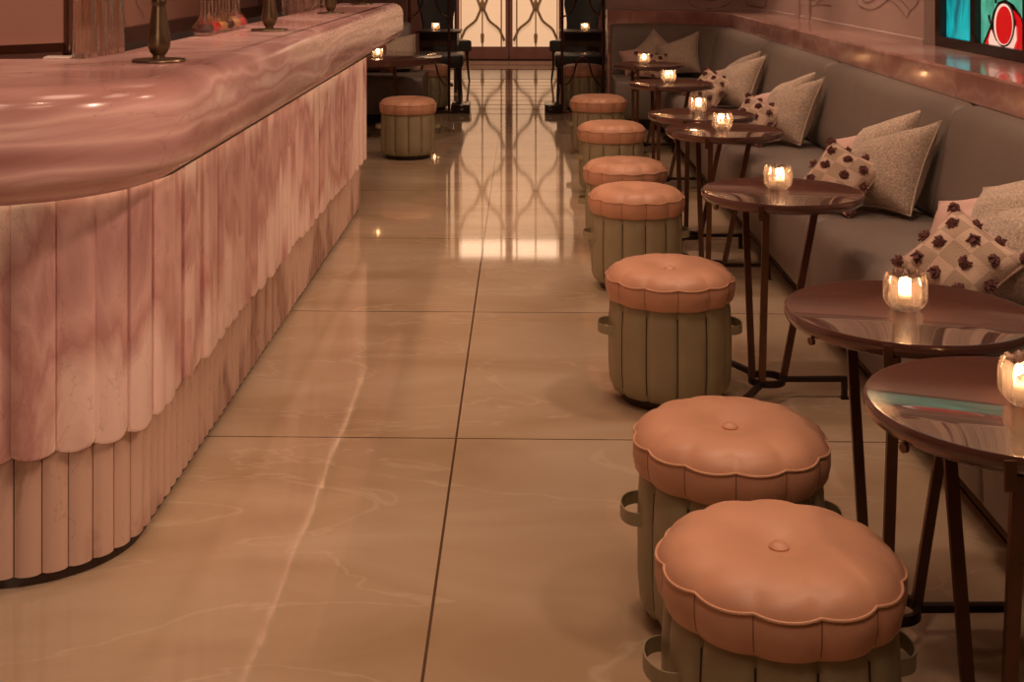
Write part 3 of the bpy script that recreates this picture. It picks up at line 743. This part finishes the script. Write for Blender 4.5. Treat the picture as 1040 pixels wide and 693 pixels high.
stools = [
    (0.464, 2.33, 0.13, 'nearest stool with broad tan cushion and central button, cut by the bottom edge'),
    (0.472, 2.93, -0.10, 'second stool of the right row, its sage body half hidden behind the nearest one'),
    (0.507, 4.44, 0.02, 'third stool of the right row, standing free with both leather handles showing'),
    (0.527, 5.96, 0.12, 'fourth stool of the right row, left of the table with the third candle'),
    (0.540, 6.76, -0.15, 'fifth stool of the right row, only its cushion clear behind the fourth'),
    (0.577, 8.36, 0.20, 'sixth stool of the right row, left of the small far tables'),
    (0.590, 10.05, 0.05, 'seventh and last stool of the right row, by the curved banquette end'),
    (0.615, 13.10, 0.30, 'far right stool seen through the bronze screen arch'),
    (-0.885, 9.85, 0.10, 'lone stool on the left, standing just beyond the end of the bar'),
    (-0.96, 13.08, 0.15, 'far left stool half hidden behind the left bronze screen'),
]
S0 = stool()
for i, (x, y, r, lb) in enumerate(stools):
    if i == 0: S0.location = (x, y, 0); S0.rotation_euler = (0, 0, r); S0['label'] = lb
    else: dup(S0, (x, y, 0), r, lb)

# ------------------------------------------------------------------ round tables
RT = 0.2825; HT = 0.69
def table():
    t = thing('round_table', '', 'table', group='round brown lacquer tables along the banquette')
    bm = bmesh.new()
    lathe(bm, [(0, HT-0.032), (RT-0.012, HT-0.032), (RT-0.004, HT-0.026), (RT, HT-0.016), (RT, HT-0.004), (RT-0.003, HT+0.0015), (RT-0.008, HT+0.0015), (RT-0.012, HT-0.001), (0, HT-0.001)], 96)
    obj('tabletop', bm, M['table_top'], t, sharp=35)
    rc = Vector((-0.08, -0.14, 0))
    zb = 0.068
    bm = bmesh.new()
    ring = [(rc.x+0.052*math.cos(2*PI*i/32), rc.y+0.052*math.sin(2*PI*i/32)) for i in range(32)]
    ro = [(rc.x+0.064*math.cos(2*PI*i/32), rc.y+0.064*math.sin(2*PI*i/32)) for i in range(32)]
    V = [[bm.verts.new((x, y, z)) for x, y in R] for R, z in ((ring, zb-0.011), (ro, zb-0.011), (ro, zb+0.011), (ring, zb+0.011))]
    for a in range(4):
        b = (a+1) % 4
        for i in range(32): j = (i+1) % 32; bm.faces.new((V[a][i], V[a][j], V[b][j], V[b][i]))
    obj('ring', bm, M['iron'], t, sharp=30)
    for ang in (2, 118, 242):
        d = Vector((math.cos(math.radians(ang)), math.sin(math.radians(ang)), 0))
        bm = bmesh.new(); a = rc+d*0.055+Vector((0, 0, zb)); b = rc+d*0.275+Vector((0, 0, zb)); bar(bm, a, b, 0.018, 0.016)
        c = b-d*0.008; bar(bm, (c.x, c.y, zb+0.008), (c.x, c.y, 0.0), 0.018, 0.018); bar(bm, (c.x, c.y, 0.006), (c.x, c.y, 0.0), 0.026, 0.026)
        obj('foot', bm, M['iron'], t, smooth=False)
    for a, b in (((rc.x-0.044, rc.y+0.034), (-0.12, 0.06)), ((rc.x-0.026, rc.y-0.052), (-0.103, -0.248)), ((rc.x+0.057, rc.y+0.01), (0.132, 0.03))):
        bm = bmesh.new(); bar(bm, (a[0], a[1], zb-0.006), (b[0], b[1], HT-0.031), 0.023, 0.014); obj('leg', bm, M['bronze'], t, smooth=False)
    bm = bmesh.new(); a = math.atan2(-0.262, -0.122)
    for rr in (RT+0.003,):
        d = Vector((math.cos(a), math.sin(a), 0)); p = d*(rr)
        bar(bm, (p.x, p.y, HT-0.055), (p.x, p.y, HT-0.004), 0.020, 0.006)
    obj('clamp', bm, M['bronze'], t, smooth=False)
    bm = bmesh.new(); a = math.radians(205); lathe(bm, [(0, -0.004), (0.009, -0.004), (0.009, 0.004), (0, 0.004)], 12)
    bmesh.ops.rotate(bm, verts=bm.verts, cent=(0, 0, 0), matrix=Matrix.Rotation(PI/2, 3, 'Y')); bmesh.ops.rotate(bm, verts=bm.verts, cent=(0, 0, 0), matrix=Matrix.Rotation(a, 3, 'Z'))
    bmesh.ops.translate(bm, verts=bm.verts, vec=((RT-0.006)*math.cos(a), (RT-0.006)*math.sin(a), HT-0.038)); obj('bolt', bm, M['bronze'], t)
    return t
tabs = [(0.917, 2.37, 'round brown table nearest the camera, cut by the right edge of the picture'),
        (0.897, 3.00, 'second round brown table from the camera, its top crossed by a violet reflection'),
        (0.918, 4.56, 'third round brown table, whole top visible with its black three-footed base beside the free stool'),
        (0.975, 6.22, 'fourth round brown table, the front one of the overlapping middle pair'),
        (0.955, 6.88, 'fifth round brown table, the rear one of the overlapping middle pair'),
        (0.995, 8.64, 'sixth round brown table, left of the far checked pillow'),
        (1.000, 10.25, 'seventh round brown table, farthest of the row, before the curved corner seat')]
T0 = table()
for i, (x, y, lb) in enumerate(tabs):
    if i == 0: T0.location = (x, y, 0); T0['label'] = lb
    else: dup(T0, (x, y, 0), 0, lb)
lt = thing('round_table', 'wide dark round table beyond the far end of the bar', 'table', (-1.36, 11.05, 0))
bm = bmesh.new(); lathe(bm, [(0, 0.64), (0.64, 0.64), (0.66, 0.65), (0.66, 0.69), (0.65, 0.695), (0, 0.695)], 80); obj('tabletop', bm, M['table_top'], lt, sharp=30)
for a in (20, 160, 270):
    bm = bmesh.new(); c, s = math.cos(math.radians(a)), math.sin(math.radians(a)); bar(bm, (0.3*c, 0.3*s, 0.0), (0.25*c, 0.25*s, 0.642), 0.03, 0.02); obj('leg', bm, M['bronze'], lt, smooth=False)

# ------------------------------------------------------------------ votive candles
def votive():
    bm = bmesh.new(); n = 10
    def lob(a, r, z):
        if r < 0.03: return (r, z)
        q = abs(math.sin(a*n/2)); w = min(1, max(0, (z-0.004)/0.02))
        k = (r-0.036)/0.016
        top = 0.007*q if z > 0.075 else 0
        return (r + 0.0075*(q-0.6)*w, z+top)
    lathe(bm, [(0, 0), (0.026, 0.0), (0.034, 0.004), (0.043, 0.014), (0.0485, 0.026), (0.0485, 0.06), (0.0465, 0.072), (0.042, 0.079)], n*10, rfun=lob)
    inner = []
    # inner wall
    bm2 = bm
    top = [v for v in bm.verts if v.co.z > 0.0775]
    prof = [(0.036, 0.076), (0.034, 0.066), (0.033, 0.02), (0, 0.016)]
    last = sorted(top, key=lambda v: math.atan2(v.co.y, v.co.x) % (2*PI))
    for (r, z) in prof:
        if r < 1e-6:
            c = bm.verts.new((0, 0, z))
            for i in range(len(last)): bm.faces.new((last[i], last[(i+1) % len(last)], c))
        else:
            ring = [bm.verts.new((r*math.cos(2*PI*i/(n*10)), r*math.sin(2*PI*i/(n*10)), z)) for i in range(n*10)]
            for i in range(len(last)): j = (i+1) % len(last); bm.faces.new((last[i], last[j], ring[j], ring[i]))
            last = ring
    return tag(obj('votive_holder', bm, M['glass_votive'], sharp=60), '', 'candle holder', 'pressed glass votive holders')
def tealight():
    t = thing('tealight_candle', '', 'candle', group='lit tealights in glass holders')
    bm = bmesh.new(); lathe(bm, [(0, 0), (0.0185, 0), (0.019, 0.001), (0.019, 0.016), (0.0183, 0.016), (0.0183, 0.002), (0, 0.002)], 28); obj('cup', bm, M['tin'], t)
    bm = bmesh.new(); lathe(bm, [(0, 0.0015), (0.018, 0.0015), (0.018, 0.0205), (0.013, 0.023), (0, 0.0225)], 28); obj('wax', bm, M['wax'], t)
    bm = bmesh.new(); lathe(bm, [(0, 0.021), (0.003, 0.026), (0.0048, 0.032), (0.0042, 0.040), (0.002, 0.048), (0, 0.054)], 16); obj('flame', bm, M['flame'], t)
    return t
ctab = ['nearest table, at the right edge of the picture', 'second table, beside the near checked pillow', 'third table, above the black iron base', 'fourth table, front of the close pair',
        'fifth table, rear of the close pair', 'sixth table from the camera', 'farthest table of the right row', 'wide dark round table beyond the bar', 'small far left table by the doors', 'small far right table by the doors']
cpos = [(0.925, 2.37, HT), (0.893, 3.01, HT), (0.912, 4.60, HT), (0.965, 6.22, HT), (0.945, 6.94, HT), (0.985, 8.68, HT), (0.968, 10.25, HT), (-1.225, 10.76, 0.695), (-1.02, 14.95, 0.71), (0.725, 14.9, 0.71)]
V0 = votive(); K0 = tealight()
for i, (x, y, z) in enumerate(cpos):
    v = V0 if i == 0 else V0.copy()
    if i: C.objects.link(v)
    v.location = (x, y, z-0.0005); v.rotation_euler = (0, 0, 0.3*i); v['label'] = 'pressed glass votive holder on the ' + ctab[i]
    if i == 0: K0.location = (x, y, z+0.016); K0['label'] = 'lit tealight inside the glass on the ' + ctab[i]
    else: dup(K0, (x, y, z+0.016), 0, 'lit tealight inside the glass on the ' + ctab[i])
    ld = bpy.data.lights.new('candle_light', 'POINT'); ld.energy = 1.3; ld.color = (1.0, 0.5, 0.22); ld.shadow_soft_size = 0.012
    lo = bpy.data.objects.new('candle_light', ld); C.objects.link(lo); lo.location = (x, y, z+0.062)

# ------------------------------------------------------------------ pillows
def pillow_bm(w, h, t, n=22, seed=0, peak=0.0):
    bm = bmesh.new(); rnd = random.Random(seed)
    def P(u, v, s):
        x = w/2*u*(1-0.10*(1-v*v)**1.0*abs(u)**2); z = h/2*v*(1-0.10*(1-u*u)*abs(v)**2)
        z += peak*u*(v+1)/2*h/2; x += (0.0 if peak == 0 else 0.02*(v+1)/2)
        th = t/2*((1-u**4)*(1-v**4))**0.62*(0.55+0.45*(1-u*u*0.5-v*v*0.5))*1.15
        w1 = noise.noise(Vector((u*2+seed, v*2, s*3)))*0.012*(1-u**4)*(1-v**4)
        return (x, s*th+w1, z)
    g = {}
    for s in (-1, 1):
        for i in range(n+1):
            for j in range(n+1):
                edge = i in (0, n) or j in (0, n)
                if s == 1 and edge: g[(s, i, j)] = g[(-1, i, j)]; continue
                g[(s, i, j)] = bm.verts.new(P(-math.cos(PI*i/n) if False else (2*i/n-1), 2*j/n-1, s))
        for i in range(n):
            for j in range(n):
                f = [g[(s, i, j)], g[(s, i+1, j)], g[(s, i+1, j+1)], g[(s, i, j+1)]]
                bm.faces.new(f if s == 1 else f[::-1])
    border = [P(2*i/n-1, -1, -1) for i in range(n)]+[P(1, 2*i/n-1, -1) for i in range(n)]+[P(1-2*i/n, 1, -1) for i in range(n)]+[P(-1, 1-2*i/n, -1) for i in range(n)]
    return bm, border, P
def tuft_mesh(seed, n=46):
    rnd = random.Random(seed); bm = bmesh.new()
    for k in range(n):
        a = rnd.uniform(0, 2*PI); el = rnd.uniform(0.1, 1.3); l = rnd.uniform(0.014, 0.024)
        d = Vector((math.cos(a)*math.cos(el), -math.sin(el), math.sin(a)*math.cos(el)))
        m = d*l*0.6+Vector((0, -0.004, 0)); e = d*l+Vector((rnd.uniform(-.004, .004), 0.002, -0.006))
        tube(bm, [(0, 0, 0), m, e], [0.0042, 0.004, 0.003], 5)
    return bm
tuft_meshes = []
for s in range(3):
    o = obj('tassel', tuft_mesh(s), M['tuft']); tuft_meshes.append(o.data); bpy.data.objects.remove(o)
def pillow(kind, loc, yaw, lean, roll, label, seed, w=None, h=None, peak=0.0):
    """front face looks along -Y before the yaw"""
    dims = {'boucle': (0.43, 0.41, 0.18), 'pink': (0.34, 0.34, 0.13), 'check': (0.285, 0.265, 0.10), 'rust': (0.42, 0.3, 0.13)}[kind]
    w = w or dims[0]; h = h or dims[1]; t = dims[2]
    bm, border, P = pillow_bm(w, h, t, seed=seed, peak=peak)
    mat = {'boucle': M['boucle'], 'pink': M['pink_cloth'], 'check': M['weave'], 'rust': M['rust_cloth']}[kind]
    nm = {'boucle': 'boucle_pillow', 'pink': 'pink_pillow', 'check': 'tasselled_pillow', 'rust': 'rust_pillow'}[kind]
    o = obj(nm, bm, mat, sharp=180); tag(o, label, 'pillow', 'pillows along the banquettes')
    bm = bmesh.new(); tube(bm, border, 0.0042, 6, closed=True); obj('piping', bm, {'boucle': M['piping_grey'], 'pink': M['pink_cloth'], 'check': M['pink_cloth'], 'rust': M['rust_cloth']}[kind], o)
    if kind == 'check':
        sp = [(-0.97, 0.95), (-0.3, 1.0), (0.32, 1.0), (0.95, 0.95), (-0.62, 0.52), (0.02, 0.55), (0.66, 0.5), (-0.95, -0.05), (-0.40, -0.02), (0.28, -0.05), (0.92, 0.0), (-0.62, -0.55), (0.0, -0.58), (0.62, -0.55), (-0.95, -0.92), (0.3, -0.98), (0.95, -0.9)]
        for q, (u, v) in enumerate(sp):
            tu = bpy.data.objects.new('tassel', tuft_meshes[(q+seed) % 3]); C.objects.link(tu); tu.parent = o
            p = P(u, v, -1); tu.location = (p[0], p[1]+0.002, p[2]); tu.rotation_euler = (0, q*1.1, 0)
    o.rotation_euler = (Matrix.Rotation(yaw, 4, 'Z') @ Matrix.Rotation(lean, 4, 'X') @ Matrix.Rotation(roll, 4, 'Y')).to_euler()
    o.location = loc
    # settle on the seat
    bpy.context.view_layer.update()
    zmin = min((o.matrix_world @ v.co).z for v in o.data.vertices)
    o.location.z += 0.464-zmin
    return o
R = math.radians
bays = [(3.90, 'nearest group of pillows'), (5.46, 'second group of pillows'), (7.45, 'third group of pillows'), (9.2, 'fourth group of pillows')]
for i, (y, nm) in enumerate(bays):
    j = [0, 0.03, -0.02, 0.04][i]
    # yaw -90 deg faces the aisle (-X); less than that turns towards the camera
    pillow('boucle', (1.52, y-0.07, 0.7), R(-66)+j, R(-24), R(-3), 'large grey boucle pillow, front one of the %s on the banquette' % nm, i, w=0.41, h=0.35, peak=0.34)
    pillow('boucle', (1.605, y+0.31, 0.7), R(-70)-j, R(-20), R(-4), 'grey boucle pillow, rear one of the %s on the banquette' % nm, i+7, w=0.41, h=0.345, peak=0.36)
    pillow('pink', (1.50, y+0.47, 0.68), R(-58), R(-28), R(-8), 'pale pink pillow at the back of the %s' % nm, i+3, w=0.30, h=0.25, peak=0.2)
    pillow('check', (1.325-0.035*(i == 0), y-0.09, 0.62), R(-38)+j, R(-38), R([32, 22, 18, 22][i]), 'checked pillow with plum tassels in front of the %s' % nm, i+5)
pillow('boucle', (1.40, 11.66, 0.7), R(-18), R(-22), R(-8), 'grey boucle pillow at right in the far curved corner seat', 21, w=0.40, h=0.34, peak=0.3)
pillow('boucle', (1.22, 11.86, 0.7), R(-6), R(-16), R(42), 'grey boucle pillow standing on its corner in the far corner seat', 22, w=0.31, h=0.31)
pillow('pink', (1.05, 11.82, 0.66), R(4), R(-24), R(-12), 'pale pink pillow at left in the far curved corner seat', 23, w=0.28, h=0.24)
pillow('check', (1.14, 11.55, 0.62), R(-8), R(-42), R(6), 'low checked tasselled pillow in front of the far corner pillows', 24)
pillow('rust', (-1.40, 12.06, 0.65), R(10), R(-22), R(5), 'rust red pillow on the banquette beyond the bar', 25)
pillow('boucle', (-1.18, 12.12, 0.65), R(6), R(-20), R(-6), 'taupe pillow on the banquette beyond the bar', 26, w=0.36, h=0.34)

# ------------------------------------------------------------------ glazed doors at the far end
def ogee(zs, cx, half, z0, z1, up=1):
    """pair of ogee bars leaving the centre bar and swinging out to the stiles"""
    res = []
    for s in (-1, 1):
        pts = []
        for k in range(13):
            t = k/12; e = t*t*(3-2*t); wob = 0.022*math.sin(t*PI*4)
            pts.append((cx+s*half*(0.08+0.92*e)+s*wob*(1-t)*t*4*0.8, 19.93, z0+(z1-z0)*t))
        res.append(pts)
    return res
doors = [(-0.63, 'door_1', -1), (0.20, 'door_2', 1)]
for cx, nm, s in doors:
    x0, x1 = cx-0.405, cx+0.405
    t = bpy.data.objects.new(nm, None); C.objects.link(t); t.location = (cx, 19.98, 0); t['kind'] = 'structure'
    bm = bmesh.new()
    box(bm, x0, x1, 19.94, 20.0, 0.0, 0.19); box(bm, x0, x1, 19.94, 20.0, 3.1, 3.22)
    box(bm, x0, x0+0.045, 19.94, 20.0, 0.19, 3.1); box(bm, x1-0.045, x1, 19.94, 20.0, 0.19, 3.1)
    child('door_frame', bm, M['door_rail'], t, smooth=False)
    bm = bmesh.new(); box(bm, x0+0.04, x1-0.04, 19.97, 19.985, 0.19, 2.84); box(bm, x0+0.04, x1-0.04, 19.97, 19.985, 2.84, 3.1, mi=1); child('glass_pane', bm, [M['door_glass'], M['door_glass_hot']], t, smooth=False)
    bm = bmesh.new()
    xin = x1-0.11 if s < 0 else x0+0.11; xo = x0+0.07 if s < 0 else x1-0.07
    bar(bm, (xin, 19.95, 0.19), (xin, 19.95, 3.1), 0.022); bar(bm, (xo, 19.95, 0.19), (xo, 19.95, 3.1), 0.014)
    bar(bm, (cx, 19.95, 0.19), (cx, 19.95, 3.1), 0.02, 0.012)
    lathe(bm, [(0, 0.24), (0.022, 0.25), (0.03, 0.37), (0.018, 0.4), (0, 0.4)], 10, cx, 19.95)
    for z0 in (0.78, 2.05): 
        lathe(bm, [(0, z0-0.06), (0.02, z0-0.02), (0.045, z0+0.05), (0.02, z0+0.14), (0, z0+0.2)], 12, cx, 19.95)
        for pts in ogee(0, cx, 0.34, z0, z0-0.50) + ogee(0, cx, 0.34, z0, z0+0.62): tube(bm, pts, 0.02, 6)
    child('door_bars', bm, M['door_bar'], t)
    bm = bmesh.new(); hx = x1-0.02 if s < 0 else x0+0.02; tube(bm, [(hx, 19.93, 0.95), (hx, 19.89, 0.97), (hx, 19.89, 1.35), (hx, 19.93, 1.37)], 0.012, 8); child('door_handle', bm, M['brass'], t)
for a, b, nm in ((-1.22, -1.035, 'window_1'), (0.605, 0.82, 'window_2')):
    t = bpy.data.objects.new(nm, None); C.objects.link(t); t.location = ((a+b)/2, 19.98, 0); t['kind'] = 'structure'
    bm = bmesh.new(); box(bm, a, b, 19.94, 20.0, 0.0, 0.19); box(bm, a, b, 19.94, 20.0, 3.1, 3.22); box(bm, a, a+0.03, 19.94, 20, 0.19, 3.1); box(bm, b-0.03, b, 19.94, 20, 0.19, 3.1); child('window_frame', bm, M['wood_dark'], t, smooth=False)
    bm = bmesh.new(); box(bm, a+0.03, b-0.03, 19.97, 19.985, 0.19, 3.1); child('glass_pane', bm, M['door_glass'], t, smooth=False)

# ------------------------------------------------------------------ bronze screens either side of the aisle
def screen(xa, xb, nm, label, y=12.74):
    t = thing('bronze_screen', label, 'screen', ((xa+xb)/2, y, 0))
    def ch(n, bm): o = child(n, bm, M['screen_metal'], t); return o
    for x in (xa, xb):
        bm = bmesh.new(); lathe(bm, [(0, 0.0), (0.014, 0.0), (0.014, 2.9), (0, 2.9)], 14, x, y)
        for z in (0.5, 0.95, 1.2): lathe(bm, [(0.012, z-0.03), (0.019, z), (0.012, z+0.03)], 14, x, y)
        ch('post', bm)
    m = (xa+xb)/2; h = abs(xb-xa)/2-0.012
    bm = bmesh.new()
    P1 = [(-1, 0.27), (-0.75, 0.30), (-0.5, 0.38), (-0.36, 0.47), (-0.25, 0.535), (0, 0.565), (0.25, 0.535), (0.36, 0.47), (0.5, 0.38), (0.75, 0.30), (1, 0.27)]
    tube(bm, smooth_pts([(m+h*u, y, z) for u, z in P1], 4), 0.009, 8); ch('lower_arch', bm)
    for s in (-1, 1):
        bm = bmesh.new(); P2 = [(1, 0.965), (0.75, 0.98), (0.5, 1.04), (0.36, 1.12), (0.30, 1.22), (0.42, 1.32), (0.6, 1.45), (0.8, 1.6), (1.0, 1.68)]
        tube(bm, smooth_pts([(m+s*h*u, y, z) for u, z in P2], 4), 0.009, 8); ch('curved_bar', bm)
    bm = bmesh.new(); bar(bm, (xa, y, 2.9), (xb, y, 2.9), 0.04); bar(bm, (xa, y, 0.012), (xb, y, 0.012), 0.024); ch('rail', bm)
    return t
screen(0.39, 0.80, 's', 'bronze screen of curved bars right of the aisle')
screen(-1.13, -0.735, 's', 'bronze screen of curved bars left of the aisle')
def plinth(x0, x1, lb):
    bm = bmesh.new(); box(bm, x0, x1, 12.72, 13.05, 0, 0.085, 0.006); tag(obj('black_plinth', bm, M['plinth_gloss']), lb, 'plinth')
plinth(-0.715, -0.53, 'low glossy black plinth at the foot of the left bronze screen')
plinth(0.22, 0.375, 'low glossy black plinth at the foot of the right bronze screen')
bm = bmesh.new(); lathe(bm, [(0, 0), (0.045, 0), (0.045, 0.05), (0.03, 0.06), (0.03, 0.95), (0.04, 0.97), (0.03, 1.0), (0.03, CH), (0, CH)], 20, 0.86, 12.72)
struct(obj('trim_3', bm, M['screen_metal']))
bm = bmesh.new(); lathe(bm, [(0, 0), (0.045, 0), (0.045, 0.05), (0.03, 0.06), (0.03, CH), (0, CH)], 20, -1.21, 12.72)
struct(obj('trim_4', bm, M['screen_metal']))

# ------------------------------------------------------------------ black leather seats and small tables by the doors
def seat_bm(w, d, z0, z1):
    bm = bmesh.new(); box(bm, -w/2, w/2, -d/2, d/2, z0, z1, 0.028); return bm
def bench(x, y, lb):
    t = thing('leather_ottoman', lb, 'ottoman', (x, y, 0))
    obj('seat', seat_bm(0.50, 0.50, 0.36, 0.51), M['leather_black'], t)
    for sx in (-1, 1):
        for sy in (-1, 1):
            bm = bmesh.new(); tube(bm, [(sx*0.20, sy*0.20, 0.362), (sx*0.205, sy*0.205, 0.2), (sx*0.22, sy*0.22, 0.0)], [0.022, 0.015, 0.011], 10); obj('leg', bm, M['wood_dark'], t)
bench(-0.90, 14.02, 'black leather seat on slim legs, left of the aisle before the doors')
bench(0.60, 14.02, 'black leather seat on slim legs, right of the aisle before the doors')
def chair(x, y, rz, lb):
    t = thing('leather_chair', lb, 'chair', (x, y, 0), rz)
    obj('seat', seat_bm(0.52, 0.5, 0.38, 0.52), M['leather_black'], t)
    for sx in (-1, 1):
        for sy in (-1, 1):
            bm = bmesh.new(); tube(bm, [(sx*0.21, sy*0.2, 0.382), (sx*0.215, sy*0.205, 0.2), (sx*0.23, sy*0.23, 0.0)], [0.022, 0.016, 0.012], 10); obj('leg', bm, M['wood_dark'], t)
    bm = bmesh.new(); n = 10; F = []; B = []
    ol = []
    for k in range(n+1):
        tt = k/n; z = 0.50+0.75*tt; hw = 0.17+0.07*math.sin(tt*PI*0.9)+0.02*math.cos(tt*9); ol.append((hw, z))
    rows = []
    for hw, z in ol:
        yb = 0.22+(z-0.5)*0.16
        rows.append([bm.verts.new(p) for p in ((-hw, yb, z), (-hw*0.5, yb-0.045, z), (hw*0.5, yb-0.045, z), (hw, yb, z), (hw, yb+0.05, z), (-hw, yb+0.05, z))])
    for a, b in zip(rows, rows[1:]):
        for k in range(6): j = (k+1) % 6; bm.faces.new((a[k], a[j], b[j], b[k]))
    bm.faces.new(rows[0][::-1]); bm.faces.new(rows[-1]); obj('backrest', bm, M['leather_black'], t, sharp=50)
chair(-0.98, 16.25, R(25), 'black leather chair with tall shaped back behind the far left table')
chair(0.66, 16.25, R(-22), 'black leather chair with tall shaped back behind the far right table')
def side_table(x, lb):
    t = thing('side_table', lb, 'table', (x, 15.0, 0))
    bm = bmesh.new(); box(bm, -0.26, 0.26, -0.26, 0.26, 0.685, 0.71, 0.004); obj('tabletop', bm, M['wood_dark'], t)
    bm = bmesh.new(); box(bm, -0.22, 0.22, -0.22, 0.22, 0.53, 0.686); obj('apron', bm, M['wood_dark'], t, smooth=False)
    for sx in (-1, 1):
        for sy in (-1, 1):
            bm = bmesh.new(); bar(bm, (sx*0.20, sy*0.20, 0), (sx*0.20, sy*0.20, 0.531), 0.035); obj('leg', bm, M['wood_dark'], t, smooth=False)
side_table(-0.98, 'small dark square table with a candle, left before the doors')
side_table(0.69, 'small dark square table with a candle, right before the doors')

# ------------------------------------------------------------------ lights
WARM = (1.0, 0.625, 0.43)
def area(x, y, z, e, sx=0.5, sy=0.5, col=WARM, rot=(0, 0, 0)):
    d = bpy.data.lights.new('ceiling_lamp_light', 'AREA'); d.shape = 'RECTANGLE'; d.size = sx; d.size_y = sy; d.energy = e; d.color = col
    o = bpy.data.objects.new('ceiling_lamp_light', d); C.objects.link(o); o.location = (x, y, z); o.rotation_euler = rot; return o
def spot(x, y, z, e, tx, ty, tz, ang=70, col=WARM, r=0.06):
    d = bpy.data.lights.new('spot_light', 'SPOT'); d.energy = e; d.color = col; d.spot_size = math.radians(ang); d.spot_blend = 0.9; d.shadow_soft_size = r
    o = bpy.data.objects.new('spot_light', d); C.objects.link(o); o.location = (x, y, z)
    o.rotation_euler = (Vector((tx, ty, tz))-Vector((x, y, z))).to_track_quat('-Z', 'Y').to_euler(); return o
K = 1.22
for x, y in ((-0.5, 0.6), (0.7, 1.2), (-0.3, 3.2), (0.9, 3.9), (-0.4, 5.9), (0.9, 6.6), (-0.4, 8.6), (0.9, 9.4)): spot(x, y, CH-0.08, 62*K, x*0.9, y+0.2, 0, 125, r=0.45)
spot(-0.5, 1.4, CH-0.1, 30, -1.1, 2.75, 0, 34, r=0.2)
for y in (1.6, 3.2, 4.8, 6.4, 8.2, 10.0): spot(0.35, y, CH-0.1, 42*K, 0.75, y+0.35, 0.4, 55)
for y in (2.4, 4.4, 6.4, 8.4): spot(1.5, y, 2.9, 95*K, -0.95, y-0.1, 0.55, 62, r=0.12)  # unseen side spots, added to light the bar front evenly below the overhang
spot(-0.7, -0.8, 2.0, 95*K, -1.25, 3.0, 0.6, 44, r=0.3)  # unseen low spot, added to soften the overhang's shade on the near end
spot(0.2, 2.0, CH-0.1, 60*K, -1.3, 4.0, 1.2, 50); spot(0.2, 5.2, CH-0.1, 60*K, -1.2, 6.2, 1.2, 50)
for y in (4.0, 6.0, 8.0, 10.2): spot(1.3, y, CH-0.1, 110*K, 2.15, y+0.2, 1.15, 50)
spot(-0.6, 13.4, CH-0.1, 110*K, -0.9, 15.5, 0.5, 80); spot(0.3, 13.4, CH-0.1, 110*K, 0.6, 15.5, 0.5, 80); spot(-0.2, 17, CH-0.1, 300*K, -0.2, 19.8, 0.4, 80)  # last spot is unseen, added to brighten the fronts of the doors
spot(-1.7, 4.5, CH-0.1, 170*K, -2.5, 6.0, 1.1, 110); spot(-1.8, 7.5, CH-0.1, 70*K, -2.5, 8.5, 1.0, 100); spot(-1.8, 2.2, CH-0.1, 70*K, -2.1, 4.6, 1.2, 70)
spot(-1.2, 10.2, CH-0.1, 60*K, -1.3, 11.8, 0.5, 70)
w = bpy.data.worlds.new('world'); bpy.context.scene.world = w; w.use_nodes = True
w.node_tree.nodes['Background'].inputs[0].default_value = (1.0, 0.6, 0.4, 1); w.node_tree.nodes['Background'].inputs[1].default_value = 0.02

vs = bpy.context.scene.view_settings
vs.view_transform = 'Standard'; vs.look = 'None'; vs.gamma = 1.0; vs.exposure = 0.12; vs.use_curve_mapping = False
